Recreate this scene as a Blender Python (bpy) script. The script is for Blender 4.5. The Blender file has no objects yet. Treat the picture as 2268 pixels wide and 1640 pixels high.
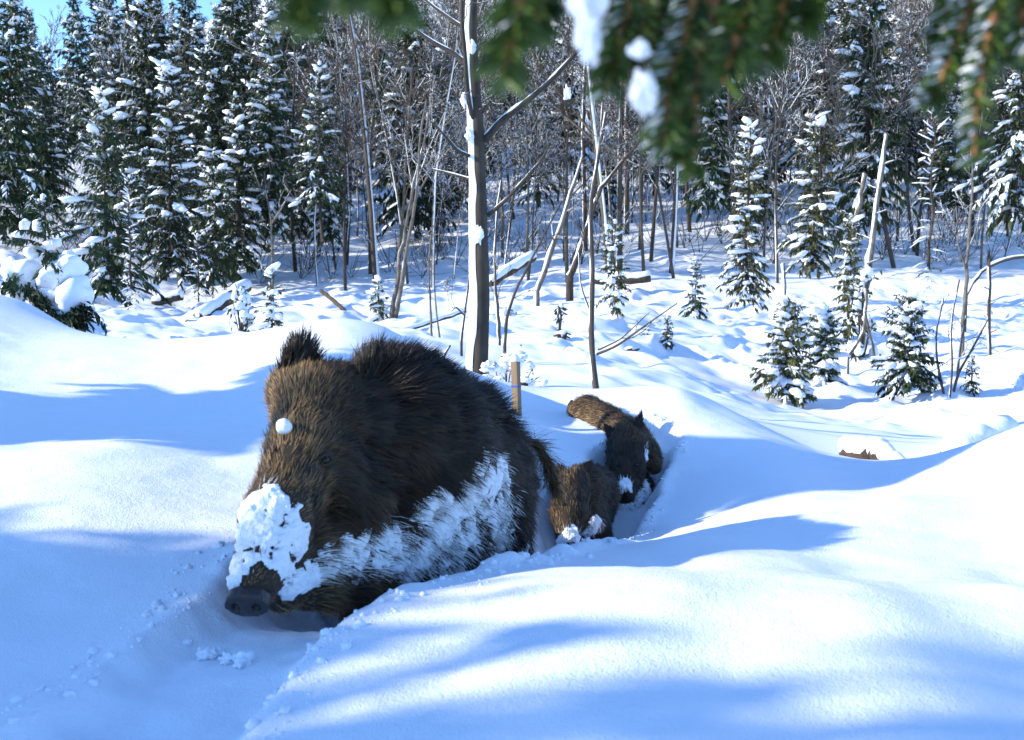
import bpy, math, random
import numpy as np
from mathutils import Vector
R = math.radians
random.seed(7)
SC = bpy.context.scene
COL = SC.collection

# ------------------------------------------------------------------ camera
CAMZ = 2.0
FPX = 2325.0                    # focal length in units of a 2268 x 1640 frame
PITCH = math.atan(220.0 / FPX)  # looking slightly down
cam_d = bpy.data.cameras.new('camera')
cam = bpy.data.objects.new('camera', cam_d)
COL.objects.link(cam)
cam.location = (0, 0, CAMZ)
cam.rotation_euler = (math.pi / 2 - PITCH, 0, 0)
cam_d.sensor_width = 36.0
cam_d.lens = 36.0 * FPX / 2268.0
cam_d.clip_start = 0.02
cam_d.clip_end = 1500
cam_d.dof.use_dof = True
cam_d.dof.focus_distance = 5.0
cam_d.dof.aperture_fstop = 8.0
SC.camera = cam

# ------------------------------------------------------------------ light
SUN_EL = R(24.0)
SUN_BACK = R(-11.0)              # the sun stands to the left
sdir = Vector((-math.cos(SUN_EL) * math.cos(SUN_BACK), math.cos(SUN_EL) * math.sin(SUN_BACK), math.sin(SUN_EL)))
world = bpy.data.worlds.new('World')
SC.world = world
world.use_nodes = True
wn = world.node_tree
sky = wn.nodes.new('ShaderNodeTexSky')
sky.sky_type = 'NISHITA'
sky.sun_disc = False
sky.sun_elevation = SUN_EL
sky.sun_rotation = math.atan2(sdir.x, sdir.y)
sky.altitude = 800
sky.dust_density = 0.0
sky.ozone_density = 6.0
wn.links.new(sky.outputs[0], wn.nodes['Background'].inputs[0])
wn.nodes['Background'].inputs[1].default_value = 0.15
sun_d = bpy.data.lights.new('sun', 'SUN')
sun_d.energy = 3.0
sun_d.angle = R(0.5)
sun_d.color = (1.0, 0.91, 0.74)
sun = bpy.data.objects.new('sun', sun_d)
COL.objects.link(sun)
sun.rotation_euler = sdir.to_track_quat('Z', 'Y').to_euler()
SC.view_settings.view_transform = 'Standard'
SC.view_settings.look = 'None'
SC.view_settings.exposure = 1.4
SC.view_settings.gamma = 1.0
SC.view_settings.use_curve_mapping = False
SC.cycles.max_bounces = 6
SC.cycles.diffuse_bounces = 3
SC.cycles.glossy_bounces = 2
SC.cycles.transparent_max_bounces = 4

# ------------------------------------------------------------------ helpers
CF = np.array([0, math.cos(PITCH), -math.sin(PITCH)])
CU = np.array([0, math.sin(PITCH), math.cos(PITCH)])
CR = np.array([1.0, 0, 0])
CP = np.array([0, 0, CAMZ])
def at(px, py, d):
    """a place in the world, d metres in front of the camera, found by sighting"""
    return CP + d * (CF + (px - 1134.0) / FPX * CR + (820.0 - py) / FPX * CU)
def pxm(d):
    return d / FPX

def _h(ix, iy, iz, s):
    n = (ix * 73856093) ^ (iy * 19349663) ^ (iz * 83492791) ^ (s * 2654435)
    n = (n ^ (n >> 13)) * 1274126177
    n = n & 0x7fffffff
    n = (n ^ (n >> 16)) & 0xffff
    return n / 32767.5 - 1.0
def noise3(p, s=0):
    p = np.asarray(p, float)
    i = np.floor(p).astype(np.int64)
    f = p - i
    f = f * f * (3 - 2 * f)
    out = 0
    for a in (0, 1):
        wa = f[..., 0] if a else 1 - f[..., 0]
        for b in (0, 1):
            wb = f[..., 1] if b else 1 - f[..., 1]
            for c in (0, 1):
                wc = f[..., 2] if c else 1 - f[..., 2]
                out = out + wa * wb * wc * _h(i[..., 0] + a, i[..., 1] + b, i[..., 2] + c, s)
    return out
def noise2(x, y, s=0):
    return noise3(np.stack([x, y, np.zeros_like(x) + 0.37], -1), s)
def fbm2(x, y, s=0, o=3):
    r = 0; a = 1.0
    for k in range(o):
        r = r + a * noise2(x * 2 ** k + 13.1 * k, y * 2 ** k - 7.7 * k, s + k); a *= 0.5
    return r
def sstep(a, b, x):
    t = np.clip((x - a) / (b - a), 0, 1)
    return t * t * (3 - 2 * t)
def nrm(v):
    v = np.asarray(v, float)
    return v / (np.linalg.norm(v, axis=-1, keepdims=True) + 1e-12)

class MB:
    """collects vertices and faces, builds ONE mesh object"""
    def __init__(s):
        s.v = []; s.f = []; s.n = 0; s.c = []
    def add(s, v, f, c=None):
        v = np.asarray(v, float).reshape(-1, 3)
        f = np.asarray(f, int)
        s.v.append(v); s.f.append(f + s.n); s.n += len(v)
        if c is not None:
            s.c.append(np.broadcast_to(np.asarray(c, float), (len(v), 3)))
    def mesh(s, name, mat, smooth=True):
        me = bpy.data.meshes.new(name)
        if s.n == 0:
            return me
        v = np.concatenate(s.v)
        loops = np.concatenate([f.ravel() for f in s.f])
        sizes = np.concatenate([np.full(len(f), f.shape[1]) for f in s.f])
        starts = np.concatenate([[0], np.cumsum(sizes)[:-1]])
        me.vertices.add(len(v)); me.vertices.foreach_set('co', v.astype(np.float32).ravel())
        me.loops.add(len(loops)); me.loops.foreach_set('vertex_index', loops.astype(np.int32))
        me.polygons.add(len(sizes)); me.polygons.foreach_set('loop_start', starts.astype(np.int32))
        me.polygons.foreach_set('use_smooth', np.full(len(sizes), bool(smooth)))
        if s.c:
            ca = me.color_attributes.new('Col', 'FLOAT_COLOR', 'POINT')
            c = np.concatenate(s.c)
            ca.data.foreach_set('color', np.concatenate([c, np.ones((len(c), 1))], 1).astype(np.float32).ravel())
        me.update(calc_edges=True)
        me.materials.append(mat)
        return me
    def build(s, name, mat, parent=None, smooth=True):
        return link(name, s.mesh(name, mat, smooth), parent)

def link(name, me, parent=None):
    o = bpy.data.objects.new(name, me)
    COL.objects.link(o)
    if parent is not None:
        o.parent = parent
    return o
def empty(name, loc=(0, 0, 0), rz=0.0, sc=1.0):
    o = bpy.data.objects.new(name, None)
    COL.objects.link(o)
    o.location = loc; o.rotation_euler = (0, 0, rz); o.scale = (sc, sc, sc)
    o.empty_display_size = 0.1
    return o
def tag(o, label, cat, group=None, kind=None):
    o['label'] = label; o['category'] = cat
    if group: o['group'] = group
    if kind: o['kind'] = kind
    return o

def tube(mb, pts, rad, sides=5, cap=True, col=None):
    p = np.asarray(pts, float); n = len(p)
    rad = np.broadcast_to(np.asarray(rad, float), (n,))
    t = np.gradient(p, axis=0); t = nrm(t)
    ref = np.array([0.31, 0.95, 0.05]) if abs(t[:, 2]).mean() > 0.7 else np.array([0.02, 0.05, 1.0])
    a = nrm(np.cross(t, ref)); b = np.cross(t, a)
    an = np.arange(sides) * 2 * np.pi / sides
    ring = a[:, None, :] * np.cos(an)[None, :, None] + b[:, None, :] * np.sin(an)[None, :, None]
    v = p[:, None, :] + ring * rad[:, None, None]
    i = np.arange(n - 1)[:, None] * sides; j = np.arange(sides)[None, :]; j2 = (j + 1) % sides
    f = np.stack([i + j, i + j2, i + sides + j2, i + sides + j], -1).reshape(-1, 4)
    v = v.reshape(-1, 3)
    mb.add(v, f, col)
    if cap:
        q = mb.n - sides
        mb.f.append(np.array([list(range(q, q + sides))])); q = mb.n - n * sides
        mb.f.append(np.array([list(range(q, q + sides))[::-1]]))

def _ico():
    g = (1 + 5 ** 0.5) / 2
    v = nrm(np.array([(-1, g, 0), (1, g, 0), (-1, -g, 0), (1, -g, 0), (0, -1, g), (0, 1, g), (0, -1, -g), (0, 1, -g), (g, 0, -1), (g, 0, 1), (-g, 0, -1), (-g, 0, 1)], float))
    f = np.array([(0, 11, 5), (0, 5, 1), (0, 1, 7), (0, 7, 10), (0, 10, 11), (1, 5, 9), (5, 11, 4), (11, 10, 2), (10, 7, 6), (7, 1, 8), (3, 9, 4), (3, 4, 2), (3, 2, 6), (3, 6, 8), (3, 8, 9), (4, 9, 5), (2, 4, 11), (6, 2, 10), (8, 6, 7), (9, 8, 1)])
    return v, f
def _sub(v, f):
    v = [tuple(x) for x in v]; d = {}; nf = []
    def m(a, b):
        k = (min(a, b), max(a, b))
        if k not in d:
            d[k] = len(v); v.append(tuple(nrm((np.array(v[a]) + np.array(v[b])) / 2)))
        return d[k]
    for a, b, c in f:
        x, y, z = m(a, b), m(b, c), m(c, a)
        nf += [(a, x, z), (b, y, x), (c, z, y), (x, y, z)]
    return np.array(v), np.array(nf)
ICO0 = _ico(); ICO1 = _sub(*ICO0); ICO2 = _sub(*ICO1); ICO3 = _sub(*ICO2)
def lump(mb, c, ax, s=0, ico=ICO1, rough=0.25, fr=1.6, rot=None, col=None):
    """an uneven lump with half axes ax"""
    v, f = ico
    k = 1 + rough * noise3(v * fr + s * 3.7, s)
    w = v * k[:, None] * np.asarray(ax)
    if rot is not None:
        w = w @ np.asarray(rot).T
    mb.add(w + np.asarray(c), f, col)
def frame_from(d, up=(0, 0, 1)):
    d = nrm(d); s = np.cross(up, d)
    if np.linalg.norm(s) < 1e-4: s = np.array([1.0, 0, 0])
    s = nrm(s); u = np.cross(d, s)
    return np.stack([d, s, u], 1)

# ------------------------------------------------------------------ materials
def mat(name, col, rough=0.8, var=0.25, scale=8.0, bump=0.0, bscale=40.0, spec=0.3, col2=None, attr=False, rnd=0.0, stretch=None):
    m = bpy.data.materials.new(name); m.use_nodes = True
    nt = m.node_tree; N = nt.nodes; L = nt.links
    b = N['Principled BSDF']
    b.inputs['Roughness'].default_value = rough
    b.inputs['Specular IOR Level'].default_value = spec
    tc = N.new('ShaderNodeTexCoord')
    src = tc.outputs['Object']
    if stretch:
        mp = N.new('ShaderNodeMapping'); mp.inputs['Scale'].default_value = stretch
        L.new(src, mp.inputs[0]); src = mp.outputs[0]
    no = N.new('ShaderNodeTexNoise'); no.inputs['Scale'].default_value = scale; no.inputs['Detail'].default_value = 5
    L.new(src, no.inputs['Vector'])
    ramp = N.new('ShaderNodeMix'); ramp.data_type = 'RGBA'
    c2 = col2 or tuple(c * (1 - var) for c in col)
    ramp.inputs['A'].default_value = (*col, 1); ramp.inputs['B'].default_value = (*c2, 1)
    mr = N.new('ShaderNodeMapRange'); mr.inputs[1].default_value = 0.35; mr.inputs[2].default_value = 0.65
    L.new(no.outputs['Fac'], mr.inputs[0]); L.new(mr.outputs[0], ramp.inputs['Factor'])
    out = ramp.outputs['Result']
    if attr:
        at_ = N.new('ShaderNodeVertexColor'); at_.layer_name = 'Col'
        out = at_.outputs['Color']
    if rnd:
        oi = N.new('ShaderNodeObjectInfo')
        hs = N.new('ShaderNodeHueSaturation')
        m1 = N.new('ShaderNodeMapRange'); m1.inputs[3].default_value = 1 - rnd; m1.inputs[4].default_value = 1 + rnd
        L.new(oi.outputs['Random'], m1.inputs[0]); L.new(m1.outputs[0], hs.inputs['Value'])
        m2 = N.new('ShaderNodeMapRange'); m2.inputs[3].default_value = 0.5 - rnd * 0.06; m2.inputs[4].default_value = 0.5 + rnd * 0.04
        L.new(oi.outputs['Random'], m2.inputs[0]); L.new(m2.outputs[0], hs.inputs['Hue'])
        L.new(out, hs.inputs['Color']); out = hs.outputs['Color']
    L.new(out, b.inputs['Base Color'])
    if bump:
        n2 = N.new('ShaderNodeTexNoise'); n2.inputs['Scale'].default_value = bscale; n2.inputs['Detail'].default_value = 4
        L.new(src, n2.inputs['Vector'])
        bp = N.new('ShaderNodeBump'); bp.inputs['Strength'].default_value = bump; bp.inputs['Distance'].default_value = 0.01
        L.new(n2.outputs['Fac'], bp.inputs['Height']); L.new(bp.outputs[0], b.inputs['Normal'])
    return m

def snow_ground_mat():
    m = bpy.data.materials.new('snow_surface'); m.use_nodes = True
    nt = m.node_tree; N = nt.nodes; L = nt.links
    b = N['Principled BSDF']
    b.inputs['Base Color'].default_value = (0.83, 0.88, 0.95, 1)
    b.inputs['Roughness'].default_value = 0.65
    b.inputs['Specular IOR Level'].default_value = 0.25
    tc = N.new('ShaderNodeTexCoord')
    a = N.new('ShaderNodeTexNoise'); a.inputs['Scale'].default_value = 55; a.inputs['Detail'].default_value = 6; a.inputs['Roughness'].default_value = 0.7
    c = N.new('ShaderNodeTexNoise'); c.inputs['Scale'].default_value = 260; c.inputs['Detail'].default_value = 2
    L.new(tc.outputs['Object'], a.inputs['Vector']); L.new(tc.outputs['Object'], c.inputs['Vector'])
    b1 = N.new('ShaderNodeBump'); b1.inputs['Strength'].default_value = 0.35; b1.inputs['Distance'].default_value = 0.012
    b2 = N.new('ShaderNodeBump'); b2.inputs['Strength'].default_value = 0.55; b2.inputs['Distance'].default_value = 0.004
    L.new(a.outputs['Fac'], b1.inputs['Height']); L.new(c.outputs['Fac'], b2.inputs['Height'])
    L.new(b1.outputs[0], b2.inputs['Normal']); L.new(b2.outputs[0], b.inputs['Normal'])
    return m
M_GROUND = snow_ground_mat()
M_SNOW = mat('snow', (0.84, 0.885, 0.95), 0.7, 0.03, 6, bump=0.3, bscale=60, spec=0.2)
M_CAKE = mat('caked_snow', (0.83, 0.87, 0.93), 0.75, 0.05, 30, bump=0.9, bscale=110, spec=0.2)
M_NEEDLE = mat('spruce_needles', (0.050, 0.075, 0.030), 0.65, 0.45, 3.0, spec=0.25, col2=(0.020, 0.036, 0.018), rnd=0.3)
M_NEEDLE_Y = mat('spruce_needles_olive', (0.095, 0.100, 0.030), 0.65, 0.45, 4.0, spec=0.25, col2=(0.035, 0.048, 0.018), rnd=0.2)
M_BARK = mat('spruce_bark', (0.075, 0.058, 0.045), 0.9, 0.5, 14, bump=0.5, bscale=30, stretch=(1, 1, 0.3))
M_BEECH = mat('grey_bark', (0.062, 0.052, 0.041), 0.85, 0.35, 9, bump=0.25, bscale=60, col2=(0.032, 0.027, 0.022), stretch=(1, 1, 0.5))
M_TWIG = mat('twig_bark', (0.092, 0.076, 0.061), 0.85, 0.35, 5, rnd=0.25)
M_BIRCH = mat('pale_bark', (0.17, 0.15, 0.125), 0.8, 0.4, 12, bump=0.2, bscale=50, col2=(0.07, 0.06, 0.05), stretch=(1, 1, 0.6))
M_WOOD = mat('sawn_wood', (0.27, 0.19, 0.12), 0.75, 0.25, 18, bump=0.3, bscale=80, col2=(0.18, 0.125, 0.08), stretch=(1, 1, 0.08))
M_BLUE = mat('blue_paint', (0.03, 0.10, 0.42), 0.5, 0.15, 20)
M_LOG = mat('log_bark', (0.09, 0.065, 0.048), 0.9, 0.5, 12, bump=0.5, bscale=25)
M_LEAF = mat('dead_leaf', (0.22, 0.095, 0.05), 0.8, 0.4, 20)
M_FUR = mat('boar_fur', (0.05, 0.035, 0.02), 0.55, 0.3, 10, spec=0.25, attr=True)
M_SKIN = mat('boar_skin', (0.020, 0.014, 0.010), 0.8, 0.4, 18, col2=(0.035, 0.024, 0.015))
M_NOSE = mat('snout_skin', (0.030, 0.020, 0.019), 0.42, 0.4, 40, bump=0.3, bscale=220, spec=0.5)
M_EYE = mat('eye', (0.008, 0.005, 0.004), 0.25, 0.1, 10, spec=0.25)
M_FNEEDLE = mat('near_needles', (0.075, 0.135, 0.022), 0.5, 0.5, 60, spec=0.35, col2=(0.018, 0.045, 0.014))
M_FTWIG = mat('near_twig', (0.30, 0.145, 0.055), 0.7, 0.4, 90, col2=(0.17, 0.08, 0.035))

# ------------------------------------------------------------------ terrain
def W(px, py, d):
    p = at(px, py, d)
    return (p[0], p[1], p[2])
CTRL = [W(*a) for a in [
    # near bank and plateau to the right of the animals' trench
    (1240, 1240, 2.55), (1050, 1262, 2.36), (850, 1302, 2.14), (700, 1350, 1.97), (600, 1400, 1.85), (565, 1510, 1.66), (400, 1640, 1.47),
    (1500, 1262, 2.35), (1900, 1275, 2.4), (1500, 1192, 2.76), (1800, 1152, 2.95), (1990, 1100, 3.25), (2268, 950, 3.9), (2200, 1100, 3.2), (2268, 1300, 2.32),
    (2268, 1306, 2.0), (1900, 1302, 1.92), (1500, 1296, 1.88), (1150, 1304, 1.92), (900, 1345, 1.88), (1000, 1480, 1.58), (1600, 1480, 1.55), (2268, 1480, 1.62), (1600, 1640, 1.30), (1000, 1640, 1.32), (2268, 1640, 1.33), (700, 1560, 1.5),
    (2130, 1002, 4.2), (1995, 1062, 4.15), (1900, 1062, 4.3), (1650, 962, 4.9), (1575, 905, 5.25), (1500, 868, 5.35), (1440, 886, 5.3),
    # far bank of the trench
    (1263, 950, 4.85), (1350, 992, 4.6), (1200, 955, 4.6), (1240, 1050, 4.2), (1330, 1030, 4.4), (1330, 1180, 3.95), (1480, 1000, 4.7), (1500, 1100, 4.25), (1480, 1168, 3.75),
    (1700, 1050, 4.2), (1700, 1120, 3.7), (1600, 1150, 3.7), (1900, 1110, 3.6),
    # mound behind the boar and the crest to the left
    (1150, 890, 5.4), (1060, 845, 5.5), (950, 785, 5.2), (850, 735, 5.0), (750, 722, 4.9), (650, 748, 4.8), (560, 785, 4.8), (400, 790, 4.9), (200, 775, 5.0), (50, 760, 5.1), (-200, 700, 5.2),
    (750, 800, 4.4), (900, 860, 4.4), (600, 870, 4.2), (300, 870, 4.3), (50, 860, 4.3), (750, 950, 3.7),
    (300, 945, 3.85), (50, 940, 3.8), (0, 985, 3.35), (270, 990, 3.3), (540, 1060, 3.15), (300, 1062, 2.95), (60, 1050, 2.95), (300, 1112, 2.75), (300, 1172, 2.55), (60, 1140, 2.6),
    (100, 1210, 2.4), (500, 1210, 2.45), (300, 1300, 2.2), (60, 1320, 2.2), (300, 1450, 1.83), (100, 1600, 1.57), (450, 1420, 1.86),
    (60, 668, 7.2), (-150, 640, 7.5), (180, 745, 8.0), (60, 690, 8.5), (250, 760, 7.0), (400, 775, 8.0),
    # the clearing
    (1900, 1052, 6.6), (1700, 968, 8.0), (1900, 962, 9.5), (2200, 1000, 6.3), (2400, 990, 6.8), (2200, 930, 11.0), (1500, 900, 9.5), (1320, 868, 9.0), (1062, 862, 9.0), (800, 760, 11.0), (600, 782, 11.0),
    (1745, 908, 14.0), (2015, 908, 14.0), (2250, 850, 15.0), (1400, 790, 14.0), (1100, 790, 13.5), (850, 745, 16.0), (600, 758, 16.0), (300, 742, 14.5), (60, 700, 14.0),
    (1650, 728, 22.0), (1880, 765, 19.0), (2200, 795, 17.5), (1400, 705, 21.0), (1100, 700, 21.0), (870, 702, 20.5), (500, 716, 20.0), (240, 690, 24.0), (50, 640, 24.0),
    (1500, 640, 29.0), (1797, 690, 25.0), (2150, 690, 25.0), (1100, 645, 30.0), (700, 650, 30.0), (400, 660, 30.0),
    # the wooded slope
    (150, 545, 36.0), (500, 560, 40.0), (1000, 535, 40.0), (1400, 525, 38.0), (1900, 530, 38.0), (2300, 550, 36.0),
    (100, 455, 48.0), (500, 430, 55.0), (1000, 395, 55.0), (1400, 380, 52.0), (1900, 380, 52.0), (2400, 390, 50.0),
    (100, 330, 75.0), (600, 250, 80.0), (1100, 195, 80.0), (1600, 170, 78.0), (2200, 160, 75.0),
    (100, 235, 105.0), (600, 120, 120.0), (1100, 60, 120.0), (1700, 20, 115.0), (2300, 20, 110.0),
    (100, 240, 150.0), (600, 20, 165.0), (1100, -60, 165.0), (1700, -100, 160.0), (2300, -100, 160.0),
]]
CTRL += [(x, y, CAMZ + h) for x, y, h in [
    (0, 0.9, -.70), (0, -0.5, -.75), (1.5, 0.5, -.68), (-1.5, 0.5, -.62), (4, 0, -.5), (-4, 0, -.45), (4, 3, -.45), (-3.5, 2, -.42), (-4.5, 4, -.3), (5.5, 5, -.6),
    (-8, 3, -.1), (8, 3, -.5), (-9, 8, .0), (9, 8, -1.2), (-14, 15, -.2), (16, 15, -1.0), (-26, 30, 1.5), (28, 30, .5), (-45, 50, 6), (45, 50, 7),
    (-90, 90, 14), (95, 90, 24), (-170, 160, 20), (170, 160, 45), (0, -3, -.7), (4, -3, -.6), (-4, -3, -.5)]]
CTRL = np.array(CTRL)
OFF = 4.0
def uv(x, y):
    return np.stack([np.clip(x / (y + OFF) * 2.0, -2.7, 2.7), np.log(y + OFF)], -1)
def _tps(r2):
    return 0.5 * r2 * np.log(r2 + 1e-12)
_Q = uv(CTRL[:, 0], CTRL[:, 1])
_n = len(_Q)
_K = _tps(((_Q[:, None] - _Q[None]) ** 2).sum(-1)) + 1e-5 * np.eye(_n)
_P = np.concatenate([np.ones((_n, 1)), _Q], 1)
_A = np.block([[_K, _P], [_P.T, np.zeros((3, 3))]])
# heights are stored divided by a distance scale so far slopes do not swamp near ripples
_scale = lambda y: 1.0 + np.maximum(y, 0) * 0.12
_w = np.linalg.solve(_A, np.concatenate([(CTRL[:, 2] - CAMZ) / _scale(CTRL[:, 1]), np.zeros(3)]))
TRENCH = np.array([at(*p)[:2] for p in [(1400, 960, 5.0), (1450, 1020, 4.9), (1395, 1110, 4.5), (1310, 1150, 3.9), (1180, 1180, 3.25), (1000, 1200, 2.75), (820, 1260, 2.4), (660, 1350, 2.1), (520, 1430, 1.88), (330, 1560, 1.6), (60, 1720, 1.3), (-300, 1900, 1.0)]])
TR_DEPTH = np.array([.02, .06, .11, .16, .22, .25, .20, .075, .055, .075, .085, .085])
TR_WIDTH = np.array([.10, .12, .14, .16, .22, .27, .25, .19, .17, .18, .2, .2])
def trench(x, y):
    best = np.full(x.shape, 1e9); dep = np.zeros(x.shape); wid = np.ones(x.shape)
    for k in range(len(TRENCH) - 1):
        a, b = TRENCH[k], TRENCH[k + 1]
        ab = b - a
        t = np.clip(((x - a[0]) * ab[0] + (y - a[1]) * ab[1]) / (ab @ ab), 0, 1)
        d = np.hypot(x - a[0] - t * ab[0], y - a[1] - t * ab[1])
        m = d < best
        best = np.where(m, d, best)
        dep = np.where(m, TR_DEPTH[k] * (1 - t) + TR_DEPTH[k + 1] * t, dep)
        wid = np.where(m, TR_WIDTH[k] * (1 - t) + TR_WIDTH[k + 1] * t, wid)
    return best, dep, wid
def height(x, y, detail=True):
    x = np.asarray(x, float); y = np.asarray(y, float)
    sh = x.shape
    x = x.ravel(); y = y.ravel()
    q = uv(x, y)
    h = np.zeros(len(x))
    for s in range(0, len(x), 20000):
        e = slice(s, s + 20000)
        h[e] = _tps(((q[e, None] - _Q[None]) ** 2).sum(-1)) @ _w[:_n] + _w[_n] + q[e] @ _w[_n + 1:]
    h = h * _scale(y) + CAMZ
    if detail:
        near = 1 - sstep(4.5, 7.0, y)
        mid = sstep(5.6, 9.0, y)
        far = sstep(26, 40, y)
        h += near * (0.012 * fbm2(x * 1.6, y * 2.2, 3) + 0.005 * fbm2(x * 6, y * 8, 5, 3))
        rid = 1 - np.abs(fbm2(x * 0.75, y * 0.75, 9, 3))
        h += mid * (1 - far) * (0.10 * fbm2(x * 0.45, y * 0.55, 11, 3) + 0.42 * np.maximum(rid - 0.62, 0) * sstep(9, 15, y) + 0.05 * fbm2(x * 2.3, y * 2.3, 13, 2) * sstep(8, 13, y) + 0.10 * np.maximum(fbm2(x * 1.5, y * 1.5, 14, 3) - .35, 0) * sstep(10, 16, y))
        h += far * (0.28 * fbm2(x * 0.35, y * 0.35, 15, 3) + 0.12 * fbm2(x * 1.3, y * 1.3, 17, 2))
        b, dep, wid = trench(x, y)
        rough = fbm2(x * 9, y * 9, 21, 3)
        k = 1 - sstep(0.55, 1.12, (b + 0.022 * rough) / wid)
        h -= dep * k
        # thrown-up rim and broken crust along the trench
        rim = np.exp(-((b / wid - 1.12) / 0.22) ** 2)
        h += rim * (dep / .3) * (0.022 + 0.030 * np.maximum(fbm2(x * 14, y * 14, 23, 3), -0.3))
        h += k * 0.012 * rough
    return h.reshape(sh)
def hz(x, y):
    return float(height(np.array([x]), np.array([y]))[0])

def build_ground():
    ys = [-2.2]
    while ys[-1] < 1.2: ys.append(ys[-1] + 0.12)
    while ys[-1] < 5.6: ys.append(ys[-1] + 0.0135)
    while ys[-1] < 36: ys.append(ys[-1] + 0.0085 * ys[-1] - 0.02)
    while ys[-1] < 190: ys.append(ys[-1] * 1.022)
    ys = np.array(ys)
    us = np.concatenate([np.linspace(-4.2, -1.35, 24)[:-1], np.linspace(-1.35, -0.5, 46)[:-1], np.linspace(-0.5, 0.5, 430), np.linspace(0.5, 1.35, 46)[1:], np.linspace(1.35, 4.2, 24)[1:]])
    Y, U = np.meshgrid(ys, us, indexing='ij')
    X = U * (Y + OFF)
    Z = height(X, Y)
    n, m = Y.shape
    i = np.arange(n - 1)[:, None] * m; j = np.arange(m - 1)[None, :]
    f = np.stack([i + j, i + j + 1, i + m + j + 1, i + m + j], -1).reshape(-1, 4)
    mb = MB(); mb.add(np.stack([X, Y, Z], -1).reshape(-1, 3), f)
    o = mb.build('snow_ground', M_GROUND)
    o['kind'] = 'structure'
    o['label'] = 'deep rolling snow over the bank, the clearing and the wooded slope'
    return o
build_ground()

# ------------------------------------------------------------------ animals: signed distance bodies
def smin(a, b, k):
    h = np.clip(0.5 + 0.5 * (b - a) / k, 0, 1)
    return b * (1 - h) + a * h - k * h * (1 - h)
class Body:
    def __init__(s, k=0.05):
        s.p = []; s.k = k
    def cone(s, a, ra, b, rb, d=None, k=None):
        a = np.asarray(a, float); b = np.asarray(b, float)
        s.p.append((a, ra, b, rb, nrm(d if d is not None else b - a), k or s.k))
    def prim(s, q, P):
        a, ra, b, rb, d, k = q
        ab = b - a; l = ab @ ab
        t = np.clip(((P - a) @ ab) / (l if l > 1e-9 else 1), 0, 1)
        return np.linalg.norm(P - a - t[:, None] * ab, axis=1) - (ra + (rb - ra) * t)
    def sdf(s, P):
        out = None
        for q in s.p:
            v = s.prim(q, P)
            out = v if out is None else smin(out, v, q[5])
        return out
    def flow(s, P):
        acc = np.zeros_like(P)
        for q in s.p:
            v = s.prim(q, P)
            acc += np.exp(-np.maximum(v, 0) / 0.02)[:, None] * q[4]
        return nrm(acc)
    def grad(s, P, e=0.004):
        g = np.stack([s.sdf(P + np.eye(3)[i] * e) - s.sdf(P - np.eye(3)[i] * e) for i in range(3)], 1)
        return nrm(g)
    def hit(s, px, py, d0=1.2, d1=7.0):
        """where the line of sight at this place meets the body"""
        ds = np.arange(d0, d1, 0.003)
        P = np.array([at(px, py, d) for d in ds])
        v = s.sdf(P)
        i = np.argmax(v < 0)
        if v[i] >= 0:
            i = int(np.argmin(v))
        return P[i]
    def bounds(s, pad=0.06):
        lo = np.min([np.minimum(q[0] - q[1], q[2] - q[3]) for q in s.p], 0) - pad
        hi = np.max([np.maximum(q[0] + q[1], q[2] + q[3]) for q in s.p], 0) + pad
        return lo, hi
def surface_nets(fn, lo, hi, h):
    dim = np.ceil((hi - lo) / h).astype(int) + 1
    g = np.stack(np.meshgrid(*[lo[i] + np.arange(dim[i]) * h for i in range(3)], indexing='ij'), -1)
    F = fn(g.reshape(-1, 3)).reshape(dim)
    S = F < 0
    nx, ny, nz = dim - 1
    acc = np.zeros((nx, ny, nz, 3)); cnt = np.zeros((nx, ny, nz))
    cs = [(a, b, c) for a in (0, 1) for b in (0, 1) for c in (0, 1)]
    sl = lambda o: (slice(o[0], o[0] + nx), slice(o[1], o[1] + ny), slice(o[2], o[2] + nz))
    for i, a in enumerate(cs):
        for b in cs[i + 1:]:
            if sum(abs(a[k] - b[k]) for k in range(3)) != 1: continue
            fa, fb = F[sl(a)], F[sl(b)]
            m = S[sl(a)] != S[sl(b)]
            t = np.where(m, fa / np.where(np.abs(fa - fb) < 1e-12, 1, fa - fb), 0)
            for k in range(3):
                acc[..., k] += np.where(m, a[k] + t * (b[k] - a[k]), 0)
            cnt += m
    act = cnt > 0
    idx = -np.ones(act.shape, int); idx[act] = np.arange(act.sum())
    ijk = np.argwhere(act)
    V = lo + (ijk + acc[act] / cnt[act][:, None]) * h
    faces = []
    for ax in range(3):
        o = [0, 0, 0]; o[ax] = 1
        A = S[:dim[0] - o[0], :dim[1] - o[1], :dim[2] - o[2]]
        B = S[o[0]:, o[1]:, o[2]:]
        e = np.argwhere(A != B)
        u, w = [(1, 2), (2, 0), (0, 1)][ax]
        ok = (e[:, u] > 0) & (e[:, w] > 0) & (e[:, u] < dim[u] - 1) & (e[:, w] < dim[w] - 1)
        e = e[ok]
        ins = A[tuple(e.T)]
        def cell(du, dw):
            c = e.copy(); c[:, u] -= du; c[:, w] -= dw
            return idx[tuple(c.T)]
        q = np.stack([cell(1, 1), cell(0, 1), cell(0, 0), cell(1, 0)], 1)
        q[~ins] = q[~ins][:, ::-1]
        faces.append(q)
    f = np.concatenate(faces)
    return V, f[(f >= 0).all(1)]
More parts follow.
